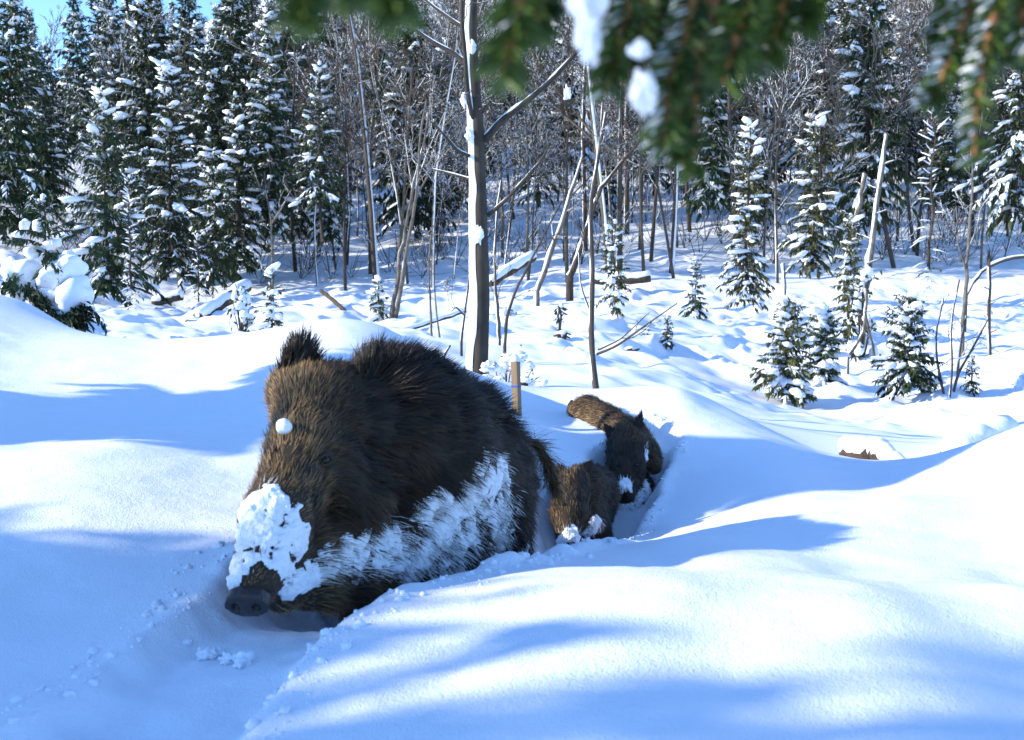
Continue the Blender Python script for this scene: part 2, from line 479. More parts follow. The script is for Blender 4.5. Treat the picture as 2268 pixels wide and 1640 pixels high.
def sample(V, f, n, rng):
    t = np.concatenate([f[:, [0, 1, 2]], f[:, [0, 2, 3]]])
    a, b, c = V[t[:, 0]], V[t[:, 1]], V[t[:, 2]]
    ar = np.linalg.norm(np.cross(b - a, c - a), axis=1)
    i = rng.choice(len(t), n, p=ar / ar.sum())
    u, v = rng.random(n), rng.random(n)
    m = u + v > 1; u[m] = 1 - u[m]; v[m] = 1 - v[m]
    return a[i] + (b[i] - a[i]) * u[:, None] + (c[i] - a[i]) * v[:, None]
def strands(mb, P, D, N, L, wid, tilt, cb, ct, rng, curl=0.35):
    """thin bent blades of hair: root, middle, tip"""
    n = len(P)
    cl = np.stack([noise3(P * 34, 60 + i) for i in range(3)], 1) * 0.42
    D = nrm(D - (D * N).sum(1)[:, None] * N * 0.98 + rng.normal(0, 0.13, (n, 3)) + cl)
    side = nrm(np.cross(D, N) + rng.normal(0, 0.35, (n, 3)))
    up = N * np.sin(tilt)[:, None] + D * np.cos(tilt)[:, None]
    mid = P + up * (L * 0.5)[:, None]
    tip = mid + nrm(up * (1 - curl) + D * curl - np.array([0, 0, 0.12])) * (L * 0.5)[:, None]
    w = wid[:, None] if np.ndim(wid) else wid
    v = np.stack([P - side * w, P + side * w, mid - side * w * 0.75, mid + side * w * 0.75, tip], 1)
    c = np.stack([cb, cb, cb * 0.5 + ct * 0.5, cb * 0.5 + ct * 0.5, ct], 1)
    b = np.arange(n)[:, None] * 5
    k = mb.n
    mb.add(v.reshape(-1, 3), (b + np.array([[0, 1, 3, 2]])), c.reshape(-1, 3))
    mb.f.append(b + np.array([[2, 3, 4]]) + k)

def px_of(P):
    q = P - CP
    z = q @ CF
    return 1134 + FPX * (q @ CR) / z, 820 - FPX * (q @ CU) / z

def crust(body, spots, lo, hi, h, name, parent, thick=0.012, s=0, fr=26.0, cut=0.0):
    """snow frozen into the coat: a lumpy skin over the marked places of the body"""
    def fn(P):
        b = body.sdf(P)
        m = np.full(len(P), -1.0)
        for c, r in spots:
            m = np.maximum(m, 1 - np.linalg.norm(P - c, axis=1) / r)
        nz = noise3(P * fr, s) * 0.55 + noise3(P * fr * 2.3, s + 1) * 0.45
        k = np.clip(m * 2.2, -1, 1) + nz * 0.95 - cut
        off = np.clip(k, -1, 1.2) * thick + np.where(k > 0, 1, 0) * nz * thick * 0.8
        return b - off
    V, f = surface_nets(fn, lo, hi, h)
    # keep only what stands proud of the skin
    d = body.sdf(V)
    f = f[(d[f] > 0.0015).any(1)]
    mb = MB(); mb.add(V, f)
    return mb.build(name, M_CAKE, parent)
def snow_mask(P, spots):
    m = np.full(len(P), -1.0)
    for c, r in spots:
        m = np.maximum(m, 1 - np.linalg.norm(P - c, axis=1) / r)
    return m

DARK = np.array([0.0085, 0.006, 0.0045]); BROWN = np.array([0.034, 0.020, 0.010]); TAN = np.array([0.30, 0.185, 0.080]); WHITE = np.array([0.86, 0.88, 0.90]); GREY = np.array([0.16, 0.13, 0.10])

# ---- the big boar
def make_boar():
    rng = np.random.default_rng(5)
    root = empty('wild_boar', (0, 0, 0))
    B = Body(0.06)
    g0 = hz(*at(900, 1250, 2.6)[:2])
    back = nrm(at(1080, 1080, 3.05) - at(760, 960, 2.4))
    rumpd = nrm(back + np.array([0, 0, -0.75]))
    B.cone(at(905, 1045, 2.66), .225, at(985, 1085, 2.9), .238, back + [0, 0, -.25])           # chest to barrel
    B.cone(at(985, 1085, 2.9), .235, at(1018, 1140, 3.08), .200, rumpd)                          # barrel to rump
    B.cone(at(865, 950, 2.56), .165, at(960, 1000, 2.84), .185, back + [0, 0, -.1])             # withers
    B.cone(at(760, 950, 2.42), .125, at(880, 1010, 2.58), .20, back)                            # neck
    B.cone(at(800, 1200, 2.42), .12, at(930, 1190, 2.66), .17, back + [0, 0, -.35])             # brisket
    B.cone(at(1052, 1180, 2.98), .140, at(1078, 1260, 3.0), .122, [0.25, 0.1, -1], k=.05)       # haunch
    # head
    up = nrm(at(690, 860, 2.40) - at(555, 1290, 1.98))
    B.cone(at(694, 905, 2.36), .086, at(674, 1000, 2.25), .072, up, k=.045)
    B.cone(at(640, 868, 2.40), .050, at(730, 862, 2.42), .060, up, k=.05)
    B.cone(at(670, 1000, 2.23), .068, at(616, 1150, 2.08), .067, up, k=.045)
    B.cone(at(616, 1150, 2.08), .067, at(562, 1292, 1.965), .046, up, k=.04)
    B.cone(at(738, 1050, 2.27), .082, at(768, 1105, 2.275), .090, [0.8, 0.6, -0.9], k=.028)       # jowl
    B.cone(at(735, 1190, 2.24), .070, at(622, 1312, 2.05), .040, [0.8, 0.5, -0.35], k=.045)     # lower jaw
    B.cone(at(800, 1245, 2.36), .075, at(690, 1300, 2.14), .050, [0.8, 0.5, -0.35], k=.045)     # throat
    # legs, deep in the snow
    for a, b, r0, r1 in ((at(840, 1230, 2.45), at(800, 1430, 2.42), .085, .045), (at(900, 1240, 2.72), at(860, 1430, 2.68), .085, .045),
                         (at(1090, 1240, 3.0), at(1100, 1420, 3.02), .10, .05), (at(1020, 1240, 3.2), at(1010, 1400, 3.22), .10, .05)):
        B.cone(a, r0, b, r1, [0, 0, -1], k=.05)
    lo, hi = B.bounds()
    V, f = surface_nets(B.sdf, lo, hi, 0.011)
    mb = MB(); mb.add(V, f)
    body = mb.build('body', M_SKIN, root)

    sp_snout = [(B.hit(*p), r) for p, r in [((585, 1115), .050), ((612, 1160), .058), ((560, 1180), .055), ((650, 1205), .060), ((640, 1250), .042), ((535, 1245), .040), ((550, 1125), .040), ((612, 1215), .045), ((515, 1285), .024)]]
    sp_jaw = [(B.hit(*p), r) for p, r in [((640, 1300), .028), ((740, 1240), .042), ((810, 1210), .040), ((860, 1195), .055), ((880, 1235), .05), ((700, 1268), .030), ((790, 1245), .04), ((670, 1290), .03), ((840, 1240), .05), ((770, 1225), .04), ((910, 1225), .06)]]
    sp_flank = [(B.hit(*p), r) for p, r in [((1080, 1080), .105), ((1105, 1150), .105), ((1040, 1120), .10), ((1090, 1215), .10), ((980, 1150), .085), ((940, 1215), .075), ((1020, 1205), .09), ((1000, 1265), .075), ((1160, 1225), .055), ((900, 1260), .06), ((1110, 1040), .05)]]
    def box(sp, p=.05):
        c = np.array([q[0] for q in sp]); r = max(q[1] for q in sp)
        return c.min(0) - r - p, c.max(0) + r + p
    crust(B, sp_snout, *box(sp_snout), .0040, 'snow_crust', root, .0065, 3, 62, cut=.10)['label'] = 'thick snow caked over the muzzle'
    crust(B, sp_jaw, *box(sp_jaw), .005, 'snow_crust', root, .007, 4, 44, cut=.15)['label'] = 'patchy snow along the jaw'
    crust(B, sp_flank, *box(sp_flank), .0065, 'snow_crust', root, .008, 5, 30, cut=.42)['label'] = 'snow frozen into the flank'

    # coat
    n = 95000
    P = sample(V, f, n, rng)
    for pp in ((718, 1020), (601, 1002)):
        P = P[np.linalg.norm(P - B.hit(*pp), axis=1) > .017]
    N = B.grad(P)
    vis = P[:, 2] > g0 - 0.25
    P = P[vis]; N = N[vis]
    D = B.flow(P)
    # brow and cheek: hair lies up the face and back over the cheek
    x, y = px_of(P)
    q = P - CP
    face = (x < 800) & ((q @ CF) < 2.48)
    muzz = face & (y > 1090) & (x < 700)
    brow = face & (y < 1000)
    cheek = face & ~muzz & ~brow
    L = np.full(len(P), .050)
    L[brow] = .026; L[muzz] = .016; L[cheek] = .036
    L[(y > 1080) & (x > 690) & (x < 900)] = .052
    ridge = (N[:, 2] > .55) & ~face
    L[ridge] *= 1.35
    L *= rng.uniform(.6, 1.25, len(P))
    tilt = np.full(len(P), R(17.0)); tilt[brow] = R(30); tilt[ridge] = R(28)
    tilt = tilt + rng.normal(0, R(6), len(P))
    mix = rng.random(len(P))[:, None]
    cb = DARK + (BROWN - DARK) * mix * np.where(face, .6, .28)[:, None]
    tipk = np.full(len(P), .035)
    tipk[brow] = .80; tipk[cheek] = .20; tipk[muzz] = .5
    tipk[(y > 1240) & (x < 900)] = .75
    tipk[(y > 1080) & (y < 1240) & (x > 690) & (x < 900)] = .22
    tipk[ridge & ~brow] = .05
    cl = noise3(P * 30, 8)
    tipk = np.clip(tipk + .28 * cl, 0, 1)[:, None] * rng.uniform(.3, 1.0, (len(P), 1))
    lit_w = (1 - sstep(655, 775, x + 14 * noise3(P * 25, 3))) * face  # sunlit side of the face put into the tip colour, fading across
    tipk = np.where((brow | cheek)[:, None], np.clip(.10 + 1.0 * lit_w[:, None], 0, 1) * (.55 + .45 * tipk) * rng.uniform(.25, 1, (len(P), 1)), tipk)
    lit_gold = np.where(face[:, None], TAN * 2.2, TAN)
    ct = cb + (lit_gold - cb) * tipk
    sp_all = sp_snout + sp_jaw + sp_flank
    m = snow_mask(P, sp_all)
    pw = np.clip(m * 1.9 + .5 * noise3(P * 30, 5) + .0, 0, .85)
    wh = rng.random(len(P)) < pw
    ct[wh] = WHITE * rng.uniform(.75, 1, (wh.sum(), 1)); 
    cb[wh] = cb[wh] * .4 + WHITE * .45
    L[wh] *= .75
    fur = MB()
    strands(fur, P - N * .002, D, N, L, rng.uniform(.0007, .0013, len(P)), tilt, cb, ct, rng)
    # bristly crest over neck and withers
    kc = 5200
    t = rng.random(kc)
    ctl = np.array([B.hit(*p) for p in [(800, 800), (850, 790), (915, 792), (980, 815), (1040, 862), (1090, 915)]])
    tt = t * (len(ctl) - 1); i = np.minimum(tt.astype(int), len(ctl) - 2); fr = (tt - i)[:, None]
    C = ctl[i] * (1 - fr) + ctl[i + 1] * fr + rng.normal(0, .022, (kc, 3))
    sd = B.sdf(C); G = B.grad(C); C = C - G * sd[:, None]
    dd = np.tile(back + np.array([0.0, 0, .35]), (kc, 1))
    strands(fur, C, nrm(dd), G, rng.uniform(.045, .085, kc), rng.uniform(.001, .0018, kc), R(46) + rng.normal(0, R(9), kc), np.tile(DARK * .8, (kc, 1)), DARK + (GREY - DARK) * rng.random((kc, 1)) * .35, rng)
    fur.build('fur', M_FUR, root, smooth=False)

    # ears
    def ear(base, tip, width, col, nfur, seed, back_dir):
        E = Body(.02)
        base = np.asarray(base); tip = np.asarray(tip)
        E.cone(base, width, base * .45 + tip * .55, width * .85, tip - base)
        E.cone(base * .45 + tip * .55, width * .85, tip, .010, tip - base)
        ax = nrm(back_dir)
        flat = lambda Q: E.sdf(Q + ((Q - base) @ ax)[:, None] * ax * 1.6)     # flattened like a leaf
        lo, hi = E.bounds(.02)
        v, ff = surface_nets(flat, lo, hi, .006)
        mb = MB(); mb.add(v, ff)
        o = mb.build('ear', M_SKIN, root)
        r2 = np.random.default_rng(seed)
        p = sample(v, ff, nfur, r2); nn = nrm(np.cross(np.tile(tip - base, (nfur, 1)), r2.normal(0, 1, (nfur, 3))))
        nn = nrm((p - base) - ((p - base) @ nrm(tip - base))[:, None] * nrm(tip - base))
        h = MB()
        strands(h, p, np.tile(nrm(tip - base), (nfur, 1)), nn, r2.uniform(.022, .055, nfur), .0011, R(16) + r2.normal(0, R(8), nfur), np.tile(DARK * .7, (nfur, 1)), DARK + (col - DARK) * r2.random((nfur, 1)) * .5, r2)
        h.build('ear_fur', M_FUR, o, smooth=False)
    ear(at(652, 850, 2.40), at(674, 762, 2.44), .043, GREY * .5, 2400, 1, [0.25, -1, .2])
    ear(at(800, 930, 2.385), at(842, 768, 2.47), .046, GREY * .25, 2600, 2, [0.75, -.6, .2])

    # snout disc with nostrils
    nd = nrm(at(543, 1352, 1.92) - at(572, 1262, 2.0)); nb = at(562, 1292, 1.965) + nd * .034
    wx = nrm(np.cross(nd, [0, 0, 1])); wy = np.cross(nd, wx)
    def disc(Q):
        r = Q - nb
        u = r @ wx; v = r @ wy; w = r @ nd
        e = np.sqrt((u / .041) ** 2 + (v / .030) ** 2)
        d = np.maximum((e - 1) * .040, np.abs(w - .010) - .018 + .006 * np.minimum(e, 1.2) ** 2)
        d = d + .0015 * noise3(Q * 120, 2)
        for s_ in (-1, 1):
            c = nb + wx * .019 * s_ + nd * .030 + wy * .002
            rr = Q - c
            hole = np.sqrt(((rr @ wx) / 1.0) ** 2 + ((rr @ wy) / 1.5) ** 2 + ((rr @ nd) / 2) ** 2) - .0085
            d = np.maximum(d, -hole)
        return d
    v, ff = surface_nets(disc, nb - .08, nb + .08, .0035)
    mb = MB(); mb.add(v, ff)
    mb.build('snout_disc', M_NOSE, root)['label'] = 'bare greyish pink snout disc with two nostrils'
    # eyes, lids and lashes
    for pp in ((718, 1020), (601, 1002)):
        c = B.hit(*pp)
        g = B.grad(c[None])[0]
        mb = MB(); lump(mb, c + g * .0, (.0105, .0105, .0105), 1, ICO2, 0)
        e = mb.build('eye', M_EYE, root)
        ex = nrm(np.cross(g, [0, 0, 1])); ey = np.cross(g, ex)
        for s_, nm in ((1, 'eyelid'), (-1, 'eyelid')):
            mb = MB()
            a = np.linspace(-1.35, 1.35, 9)
            arc = c + g * .004 + ex * (np.sin(a) * .019)[:, None] + (ey * s_) * (np.cos(a) * .011)[:, None] * (1 if ey[2] > 0 else -1)
            tube(mb, arc, .0042 * (1.2 - .5 * np.abs(a) / 1.35), 6)
            mb.build(nm, M_SKIN, e)
    # tail
    tp = np.array([at(1136, 978, 3.08), at(1186, 984, 3.09), at(1214, 1024, 3.09), at(1228, 1082, 3.08)])
    mb = MB(); tube(mb, tp, [.020, .015, .012, .006], 7)
    tl = mb.build('tail', M_SKIN, root)
    n2 = 1300
    k = rng.random(n2) ** .7 * 2.99; i = k.astype(int); fr = (k - i)[:, None]
    c = tp[i] * (1 - fr) + tp[i + 1] * fr
    nn = nrm(rng.normal(0, 1, (n2, 3)))
    h = MB()
    strands(h, c + nn * .010, nrm(tp[i + 1] - tp[i]), nn, rng.uniform(.04, .09, n2), .0009, R(20) + rng.normal(0, R(8), n2), np.tile(BROWN * 1.5, (n2, 1)), BROWN + (TAN * 1.3 - BROWN) * rng.random((n2, 1)) * .9, rng)
    h.build('tail_hair', M_FUR, tl, smooth=False)
    tag(root, 'huge dark brown wild boar ploughing through deep snow, muzzle caked white', 'boar')
    # the snowball stuck on its brow
    mb = MB(); c = B.hit(637, 945)
    lump(mb, c + np.array([-.004, -.016, .002]), (.0165, .015, .0175), 3, ICO2, .12)
    tag(mb.build('snow_clod', M_SNOW), 'small round lump of snow stuck to the forehead of the big boar', 'snow')
    return B
BOAR = make_boar()

def make_young(prims, flow, label, seed, spots, nf, ears, lit_tan, ln=.034, tail=None, nose=None, eyes=(), far=1.0, lit_gold=1.0):
    rng = np.random.default_rng(seed)
    root = empty('young_boar')
    B = Body(.04)
    A = lambda q: at(q[0], q[1], q[2] * far)
    for a, ra, b, rb, d in prims:
        B.cone(A(a), ra * far, A(b), rb * far, d, k=.04)
    lo, hi = B.bounds()
    V, f = surface_nets(B.sdf, lo, hi, .010)
    mb = MB(); mb.add(V, f); mb.build('body', M_SKIN, root)
    sp = [(B.hit(px, py), r) for px, py, r in spots]
    if sp:
        c = np.array([q[0] for q in sp]); r = max(q[1] for q in sp)
        crust(B, sp, c.min(0) - r - .05, c.max(0) + r + .05, .006, 'snow_crust', root, .008, seed, 44, cut=.30)
    P = sample(V, f, nf, rng)
    for q in eyes:
        P = P[np.linalg.norm(P - B.hit(*q), axis=1) > .013]
    nf = len(P); N = B.grad(P); D = B.flow(P)
    x, y = px_of(P)
    L = np.full(nf, ln) * rng.uniform(.55, 1.25, nf)
    tk = np.clip(lit_tan(x, y) + .25 * noise3(P * 40, seed), 0, 1)[:, None] * rng.uniform(.2, 1, (nf, 1))  # sunlit parts of the coat painted as golden hair tips
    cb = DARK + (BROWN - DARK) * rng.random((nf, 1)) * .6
    ct = cb + (TAN * lit_gold - cb) * tk
    pw = np.clip(snow_mask(P, sp) * 1.4 + .4 * noise3(P * 26, 5) - .05, 0, .75) if sp else np.zeros(nf)
    wh = rng.random(nf) < pw
    ct[wh] = WHITE * .9; cb[wh] = cb[wh] * .5 + WHITE * .4
    h = MB()
    strands(h, P - N * .002, D, N, L, rng.uniform(.001, .0018, nf), R(24) + rng.normal(0, R(8), nf), cb, ct, rng)
    h.build('fur', M_FUR, root, smooth=False)
    for b, t, w, ax in ears:
        b = A(b); t = A(t); w = w * far; E = Body(.015)
        E.cone(b, w, t, .006, t - b)
        ax = nrm(ax)
        v, ff = surface_nets(lambda Q: E.sdf(Q + ((Q - b) @ ax)[:, None] * ax * 1.2), *E.bounds(.02), .005)
        m2 = MB(); m2.add(v, ff); o = m2.build('ear', M_SKIN, root)
        k = 500; p = sample(v, ff, k, rng); axis = nrm(t - b)
        nn = nrm((p - b) - ((p - b) @ axis)[:, None] * axis)
        h = MB(); strands(h, p, np.tile(axis, (k, 1)), nn, rng.uniform(.010, .022, k), .0012, R(18) + rng.normal(0, R(8), k), np.tile(DARK, (k, 1)), DARK + (BROWN - DARK) * rng.random((k, 1)), rng)
        h.build('ear_fur', M_FUR, o, smooth=False)
    if tail:
        pts = [A(p) for p in tail]
        m2 = MB(); tube(m2, pts, np.linspace(.012, .004, len(pts)), 6); m2.build('tail', M_SKIN, root)
    if nose:
        m2 = MB(); lump(m2, A(nose), (.026, .016, .020), 2, ICO2, .05); m2.build('snout_disc', M_NOSE, root)
    for px, py in eyes:
        c = B.hit(px, py)
        m2 = MB(); lump(m2, c, (.009, .009, .009), 1, ICO2, 0); m2.build('eye', M_EYE, root)
    tag(root, label, 'boar', 'young boars following in the trench')
    return B
DN = [0.1, 0.1, -1]
def legs(pts):
    return [(a, .045, b, .025, DN) for a, b in pts]
make_young([((1270, 1080, 3.22), .056, (1262, 1140, 3.12), .050, [-.15, .35, 1]), ((1262, 1140, 3.12), .048, (1254, 1200, 3.03), .030, [-.1, .3, 1]),
            ((1286, 1075, 3.34), .064, (1306, 1092, 3.56), .088, [.5, .9, -.4]), ((1306, 1092, 3.56), .088, (1310, 1125, 3.80), .084, [.4, .6, -.8]), ((1292, 1145, 3.34), .066, (1304, 1150, 3.6), .075, [.4, .4, -.9])]
           + legs([((1290, 1180, 3.4), (1288, 1290, 3.4)), ((1325, 1180, 3.45), (1325, 1290, 3.45)), ((1320, 1180, 3.85), (1320, 1270, 3.85)), ((1345, 1180, 3.85), (1345, 1270, 3.85))]),
           None, 'young boar with a white snow lump on its lowered snout, just behind the big boar', 11, [(1254, 1198, .045), (1275, 1185, .045), (1298, 1172, .05), (1320, 1165, .05)], 17000,
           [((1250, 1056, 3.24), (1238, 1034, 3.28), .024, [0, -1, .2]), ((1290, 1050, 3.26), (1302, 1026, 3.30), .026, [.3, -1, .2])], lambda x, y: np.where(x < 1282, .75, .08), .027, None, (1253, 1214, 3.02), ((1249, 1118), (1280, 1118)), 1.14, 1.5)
make_young([((1390, 990, 3.98), .080, (1386, 1045, 3.88), .066, [0, .35, 1]), ((1386, 1045, 3.88), .064, (1384, 1092, 3.78), .040, [0, .3, 1]),
            ((1402, 1000, 4.12), .088, (1416, 1040, 4.35), .102, [.6, .8, -.5]), ((1388, 1090, 4.0), .095, (1412, 1075, 4.35), .100, [.4, .6, -.8]), ((1372, 1120, 3.95), .070, (1400, 1130, 4.05), .08, [.2, .2, -1])]
           + legs([((1368, 1140, 3.95), (1366, 1240, 3.95)), ((1400, 1140, 3.98), (1402, 1240, 3.98)), ((1415, 1130, 4.35), (1415, 1220, 4.35)), ((1440, 1130, 4.35), (1440, 1220, 4.35))]),
           None, 'young boar facing forward with pricked ear and snow-covered chest', 12, [(1390, 1120, .095), (1372, 1140, .08), (1410, 1130, .07), (1430, 1085, .06), (1440, 1050, .045), (1432, 1010, .04), (1384, 1075, .04)], 17000,
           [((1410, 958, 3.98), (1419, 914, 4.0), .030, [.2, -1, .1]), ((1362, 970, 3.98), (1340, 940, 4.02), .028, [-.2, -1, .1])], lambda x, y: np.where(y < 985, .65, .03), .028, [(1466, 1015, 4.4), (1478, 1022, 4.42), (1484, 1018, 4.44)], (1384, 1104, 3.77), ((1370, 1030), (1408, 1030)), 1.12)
make_young([((1302, 915, 5.20), .088, (1345, 940, 5.02), .080, [-.9, .3, .1]), ((1345, 940, 5.02), .080, (1395, 972, 4.78), .088, [-.9, .4, .25]), ((1395, 975, 4.78), .080, (1430, 1005, 4.60), .060, [-.7, .4, .4]), ((1430, 1005, 4.6), .055, (1450, 1035, 4.5), .032, [-.6, .3, .5]),
            ((1295, 930, 5.2), .075, (1300, 950, 5.18), .06, [-.2, 0, -1])]
           + legs([((1290, 950, 5.2), (1290, 1010, 5.2)), ((1305, 950, 5.1), (1305, 1010, 5.1)), ((1390, 1000, 4.8), (1390, 1060, 4.8)), ((1400, 1000, 4.75), (1400, 1060, 4.75))]),
           None, 'young boar with sunlit golden brown rump climbing over the snow bank', 13, [], 13000,
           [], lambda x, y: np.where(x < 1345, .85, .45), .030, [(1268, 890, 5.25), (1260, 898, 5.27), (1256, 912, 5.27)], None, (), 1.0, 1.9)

# ------------------------------------------------------------------ spruces
CARD = np.array([[0, -.5, 0], [.55, -.42, 0], [1, 0, 0], [.55, .42, 0], [0, .5, 0]])
def cards(mb, P, D, Nn, ln, wd):
    """many small pointed sprays of needles at once"""
    n = len(P)
    if n == 0: return
    D = nrm(D); S = nrm(np.cross(Nn, D)); U = np.cross(D, S)
    ln = np.broadcast_to(ln, (n,)); wd = np.broadcast_to(wd, (n,))
    base = np.array([[0, -.35, 0], [.5, -.5, 0.05], [1, 0, -.12], [.5, .5, 0.05], [0, .35, 0]])
    v = P[:, None] + D[:, None] * (base[None, :, 0:1] * ln[:, None, None]) + S[:, None] * (base[None, :, 1:2] * wd[:, None, None]) + U[:, None] * (base[None, :, 2:3] * ln[:, None, None])
    b = np.arange(n)[:, None] * 5
    k = mb.n
    mb.add(v.reshape(-1, 3), b + np.array([[0, 1, 3, 4]]))
    mb.f.append(b + np.array([[1, 2, 3]]) + k)

def spruce(seed, H, Rr, base=.08, whorl=.22, nb=6, droop=.55, spray=.17, snow=.5, lumps=.35, lumpsize=1.0, shape=.8, windward=1.0, gap=0.0, trunk_r=None, needle=None, dead=0.0, ico=ICO0, lean=0.0, sub=10):
    """-> dict of meshes: trunk, crown (needles), snow"""
    rng = np.random.default_rng(seed)
    tr = trunk_r or (0.008 * H + .012)
    tk = MB(); nd = MB(); sn = MB(); lb = MB()
    zz = np.linspace(-.25, H, 9)
    bend = lean * (zz / H) ** 1.5
    wob = np.stack([bend + rng.normal(0, .006 * H, 9) * (zz > .1), rng.normal(0, .006 * H, 9) * (zz > .1), zz], 1)
    tube(tk, wob, np.linspace(tr * 1.15, .006, 9), 6)
    def axis(z):
        return np.array([np.interp(z, zz, wob[:, 0]), np.interp(z, zz, wob[:, 1]), z])
    z = base * H
    ang = rng.random() * 6.28
    cP = []; cD = []; cN = []; cL = []; cW = []; sP = []; sD = []; sN = []; sL = []; sW = []
    while z < H * .985:
        rel = (z - base * H) / (H * (1 - base))
        prof = (1 - rel) ** shape * (0.55 + .45 * min(1, rel * 5 + .35))
        k = max(3, int(round(nb * (0.55 + .45 * (1 - rel)))))
        for j in range(k):
            if rng.random() < gap: continue
            a = ang + j * 6.283 / k + rng.normal(0, .25)
            L = Rr * prof * rng.uniform(.45, 1.3) + .03
            d = np.array([math.cos(a), math.sin(a), 0])
            zb = z + rng.normal(0, whorl * .3)
            up = rng.uniform(.05, .35) + rel * .7
            dr = droop * rng.uniform(.7, 1.3) * (1.15 - rel)
            tt = np.linspace(0, 1, 6)
            pts = axis(zb)[None] + d[None] * (L * tt)[:, None] + np.array([0, 0, 1.0])[None] * (L * (up * tt - dr * tt ** 2 * 1.3 + .12 * tt ** 4))[:, None]
            tube(lb, pts[[0, 2, 5]], [max(.004, tr * .22 * (1 - rel * .6)), max(.003, tr * .14), .002], 3, cap=False)
            wind = windward * max(0.0, -d[0])
            has = rng.random() < snow * .55 + .35 * wind
            if rng.random() < dead:
                # bare limb with a thread of snow on it
                if has:
                    q = pts + np.array([0, 0, max(.006, tr * .16)])
                    tube(sn, q[[1, 3, 5]], [.012 + .1 * tr, .012 + .08 * tr, .006], 4)
                for s_ in range(3):
                    i = rng.integers(2, 6); dd = nrm(d + rng.normal(0, .6, 3))
                    tube(lb, [pts[i], pts[i] + dd * L * .25], [.003, .001], 3, cap=False)
                continue
            m = max(7, int(sub * 1.7 * L / Rr) + 5)
            t = rng.random(m) ** .75
            ip = np.stack([np.interp(t, tt, pts[:, c]) for c in range(3)], 1)
            tg = nrm(np.gradient(pts, axis=0)); it = nrm(np.stack([np.interp(t, tt, tg[:, c]) for c in range(3)], 1))
            side = np.cross(it, [0, 0, 1.0]); sg = np.where(rng.random(m) < .5, -1, 1)[:, None]
            hang = (rng.random(m) < .35)[:, None]
            dd = nrm(it * rng.uniform(.3, 1.0, (m, 1)) + side * sg * rng.uniform(.2, 1, (m, 1)) * ~hang + np.array([0, 0, -1.0]) * (rng.uniform(.1, .6, (m, 1)) + hang * .8))
            nn = nrm(np.array([0, 0, 1.0]) + rng.normal(0, .45, (m, 3)))
            ls = spray * rng.uniform(.45, 1.05, m) * (1 - .35 * rel); wsd = ls * rng.uniform(.20, .36, m)
            cP.append(ip); cD.append(dd); cN.append(nn); cL.append(ls); cW.append(wsd)
            if has:
                keep = rng.random(m) < .34 + .30 * wind
                off = np.array([0, 0, .022 + .05 * spray])
                sP.append(ip[keep] + off - dd[keep] * .01); sD.append(dd[keep] + np.array([0, 0, .12])); sN.append(nrm(nn[keep] + [0, 0, 1.2])); sL.append(ls[keep] * .85); sW.append(wsd[keep] * .95)
                if rng.random() < lumps * .75 + .25 * wind:
                    for q in range(rng.integers(1, 4)):
                        i = rng.uniform(.35, 1.0)
                        c = np.array([np.interp(i, tt, pts[:, c_]) for c_ in range(3)])
                        tg_ = np.array([np.interp(i, tt, tg[:, c_]) for c_ in range(3)])
                        s_ = lumpsize * spray * (.12 + .5 * rng.random() ** 1.6)
                        lump(sn, c + [0, 0, s_ * .35], (s_ * rng.uniform(.9, 1.9), s_ * rng.uniform(.5, .9), s_ * rng.uniform(.3, .5)), int(rng.integers(1, 999)), ico, .55, 1.5, frame_from(tg_ * np.array([1, 1, .45])))
        z += whorl * rng.uniform(.7, 1.25) * (1 - .45 * rel)
        ang += 2.4
    if cP:
        cards(nd, np.concatenate(cP), np.concatenate(cD), np.concatenate(cN), np.concatenate(cL), np.concatenate(cW))
    if sP:
        cards(sn, np.concatenate(sP), np.concatenate(sD), np.concatenate(sN), np.concatenate(sL), np.concatenate(sW))
    lump(sn, axis(H) + [0, 0, 0], (spray * .16 * lumpsize + .01, spray * .16 * lumpsize + .01, spray * .3 + .01), seed, ico, .2)
    out = {'trunk': tk.mesh('trunk', M_BARK), 'limbs': lb.mesh('limbs', M_BARK)}
    if nd.n: out['crown'] = nd.mesh('crown', needle or M_NEEDLE, False)
    out['snow'] = sn.mesh('snow', M_SNOW, True)
    return out
def place(name, parts, x, y, label, cat, group=None, sc=1.0, rz=0.0, tilt=(0, 0), z=None, sink=0.0):
    o = empty(name, (x, y, (hz(x, y) if z is None else z) - sink), rz, sc)
    o.rotation_euler = (tilt[0], tilt[1], rz)
    for k, me in parts.items():
        c = link(k, me, o)
        if k != 'trunk': c['kind'] = 'stuff'
    return tag(o, label, cat, group)
def ground_at(px, d):
    """x, y on the snow d metres ahead along a sight line"""
    p = at(px, 640, d)
    return p[0], p[1]
def top_height(px, py_top, d):
    x, y = ground_at(px, d)
    return at(px, py_top, d)[2] - hz(x, y)

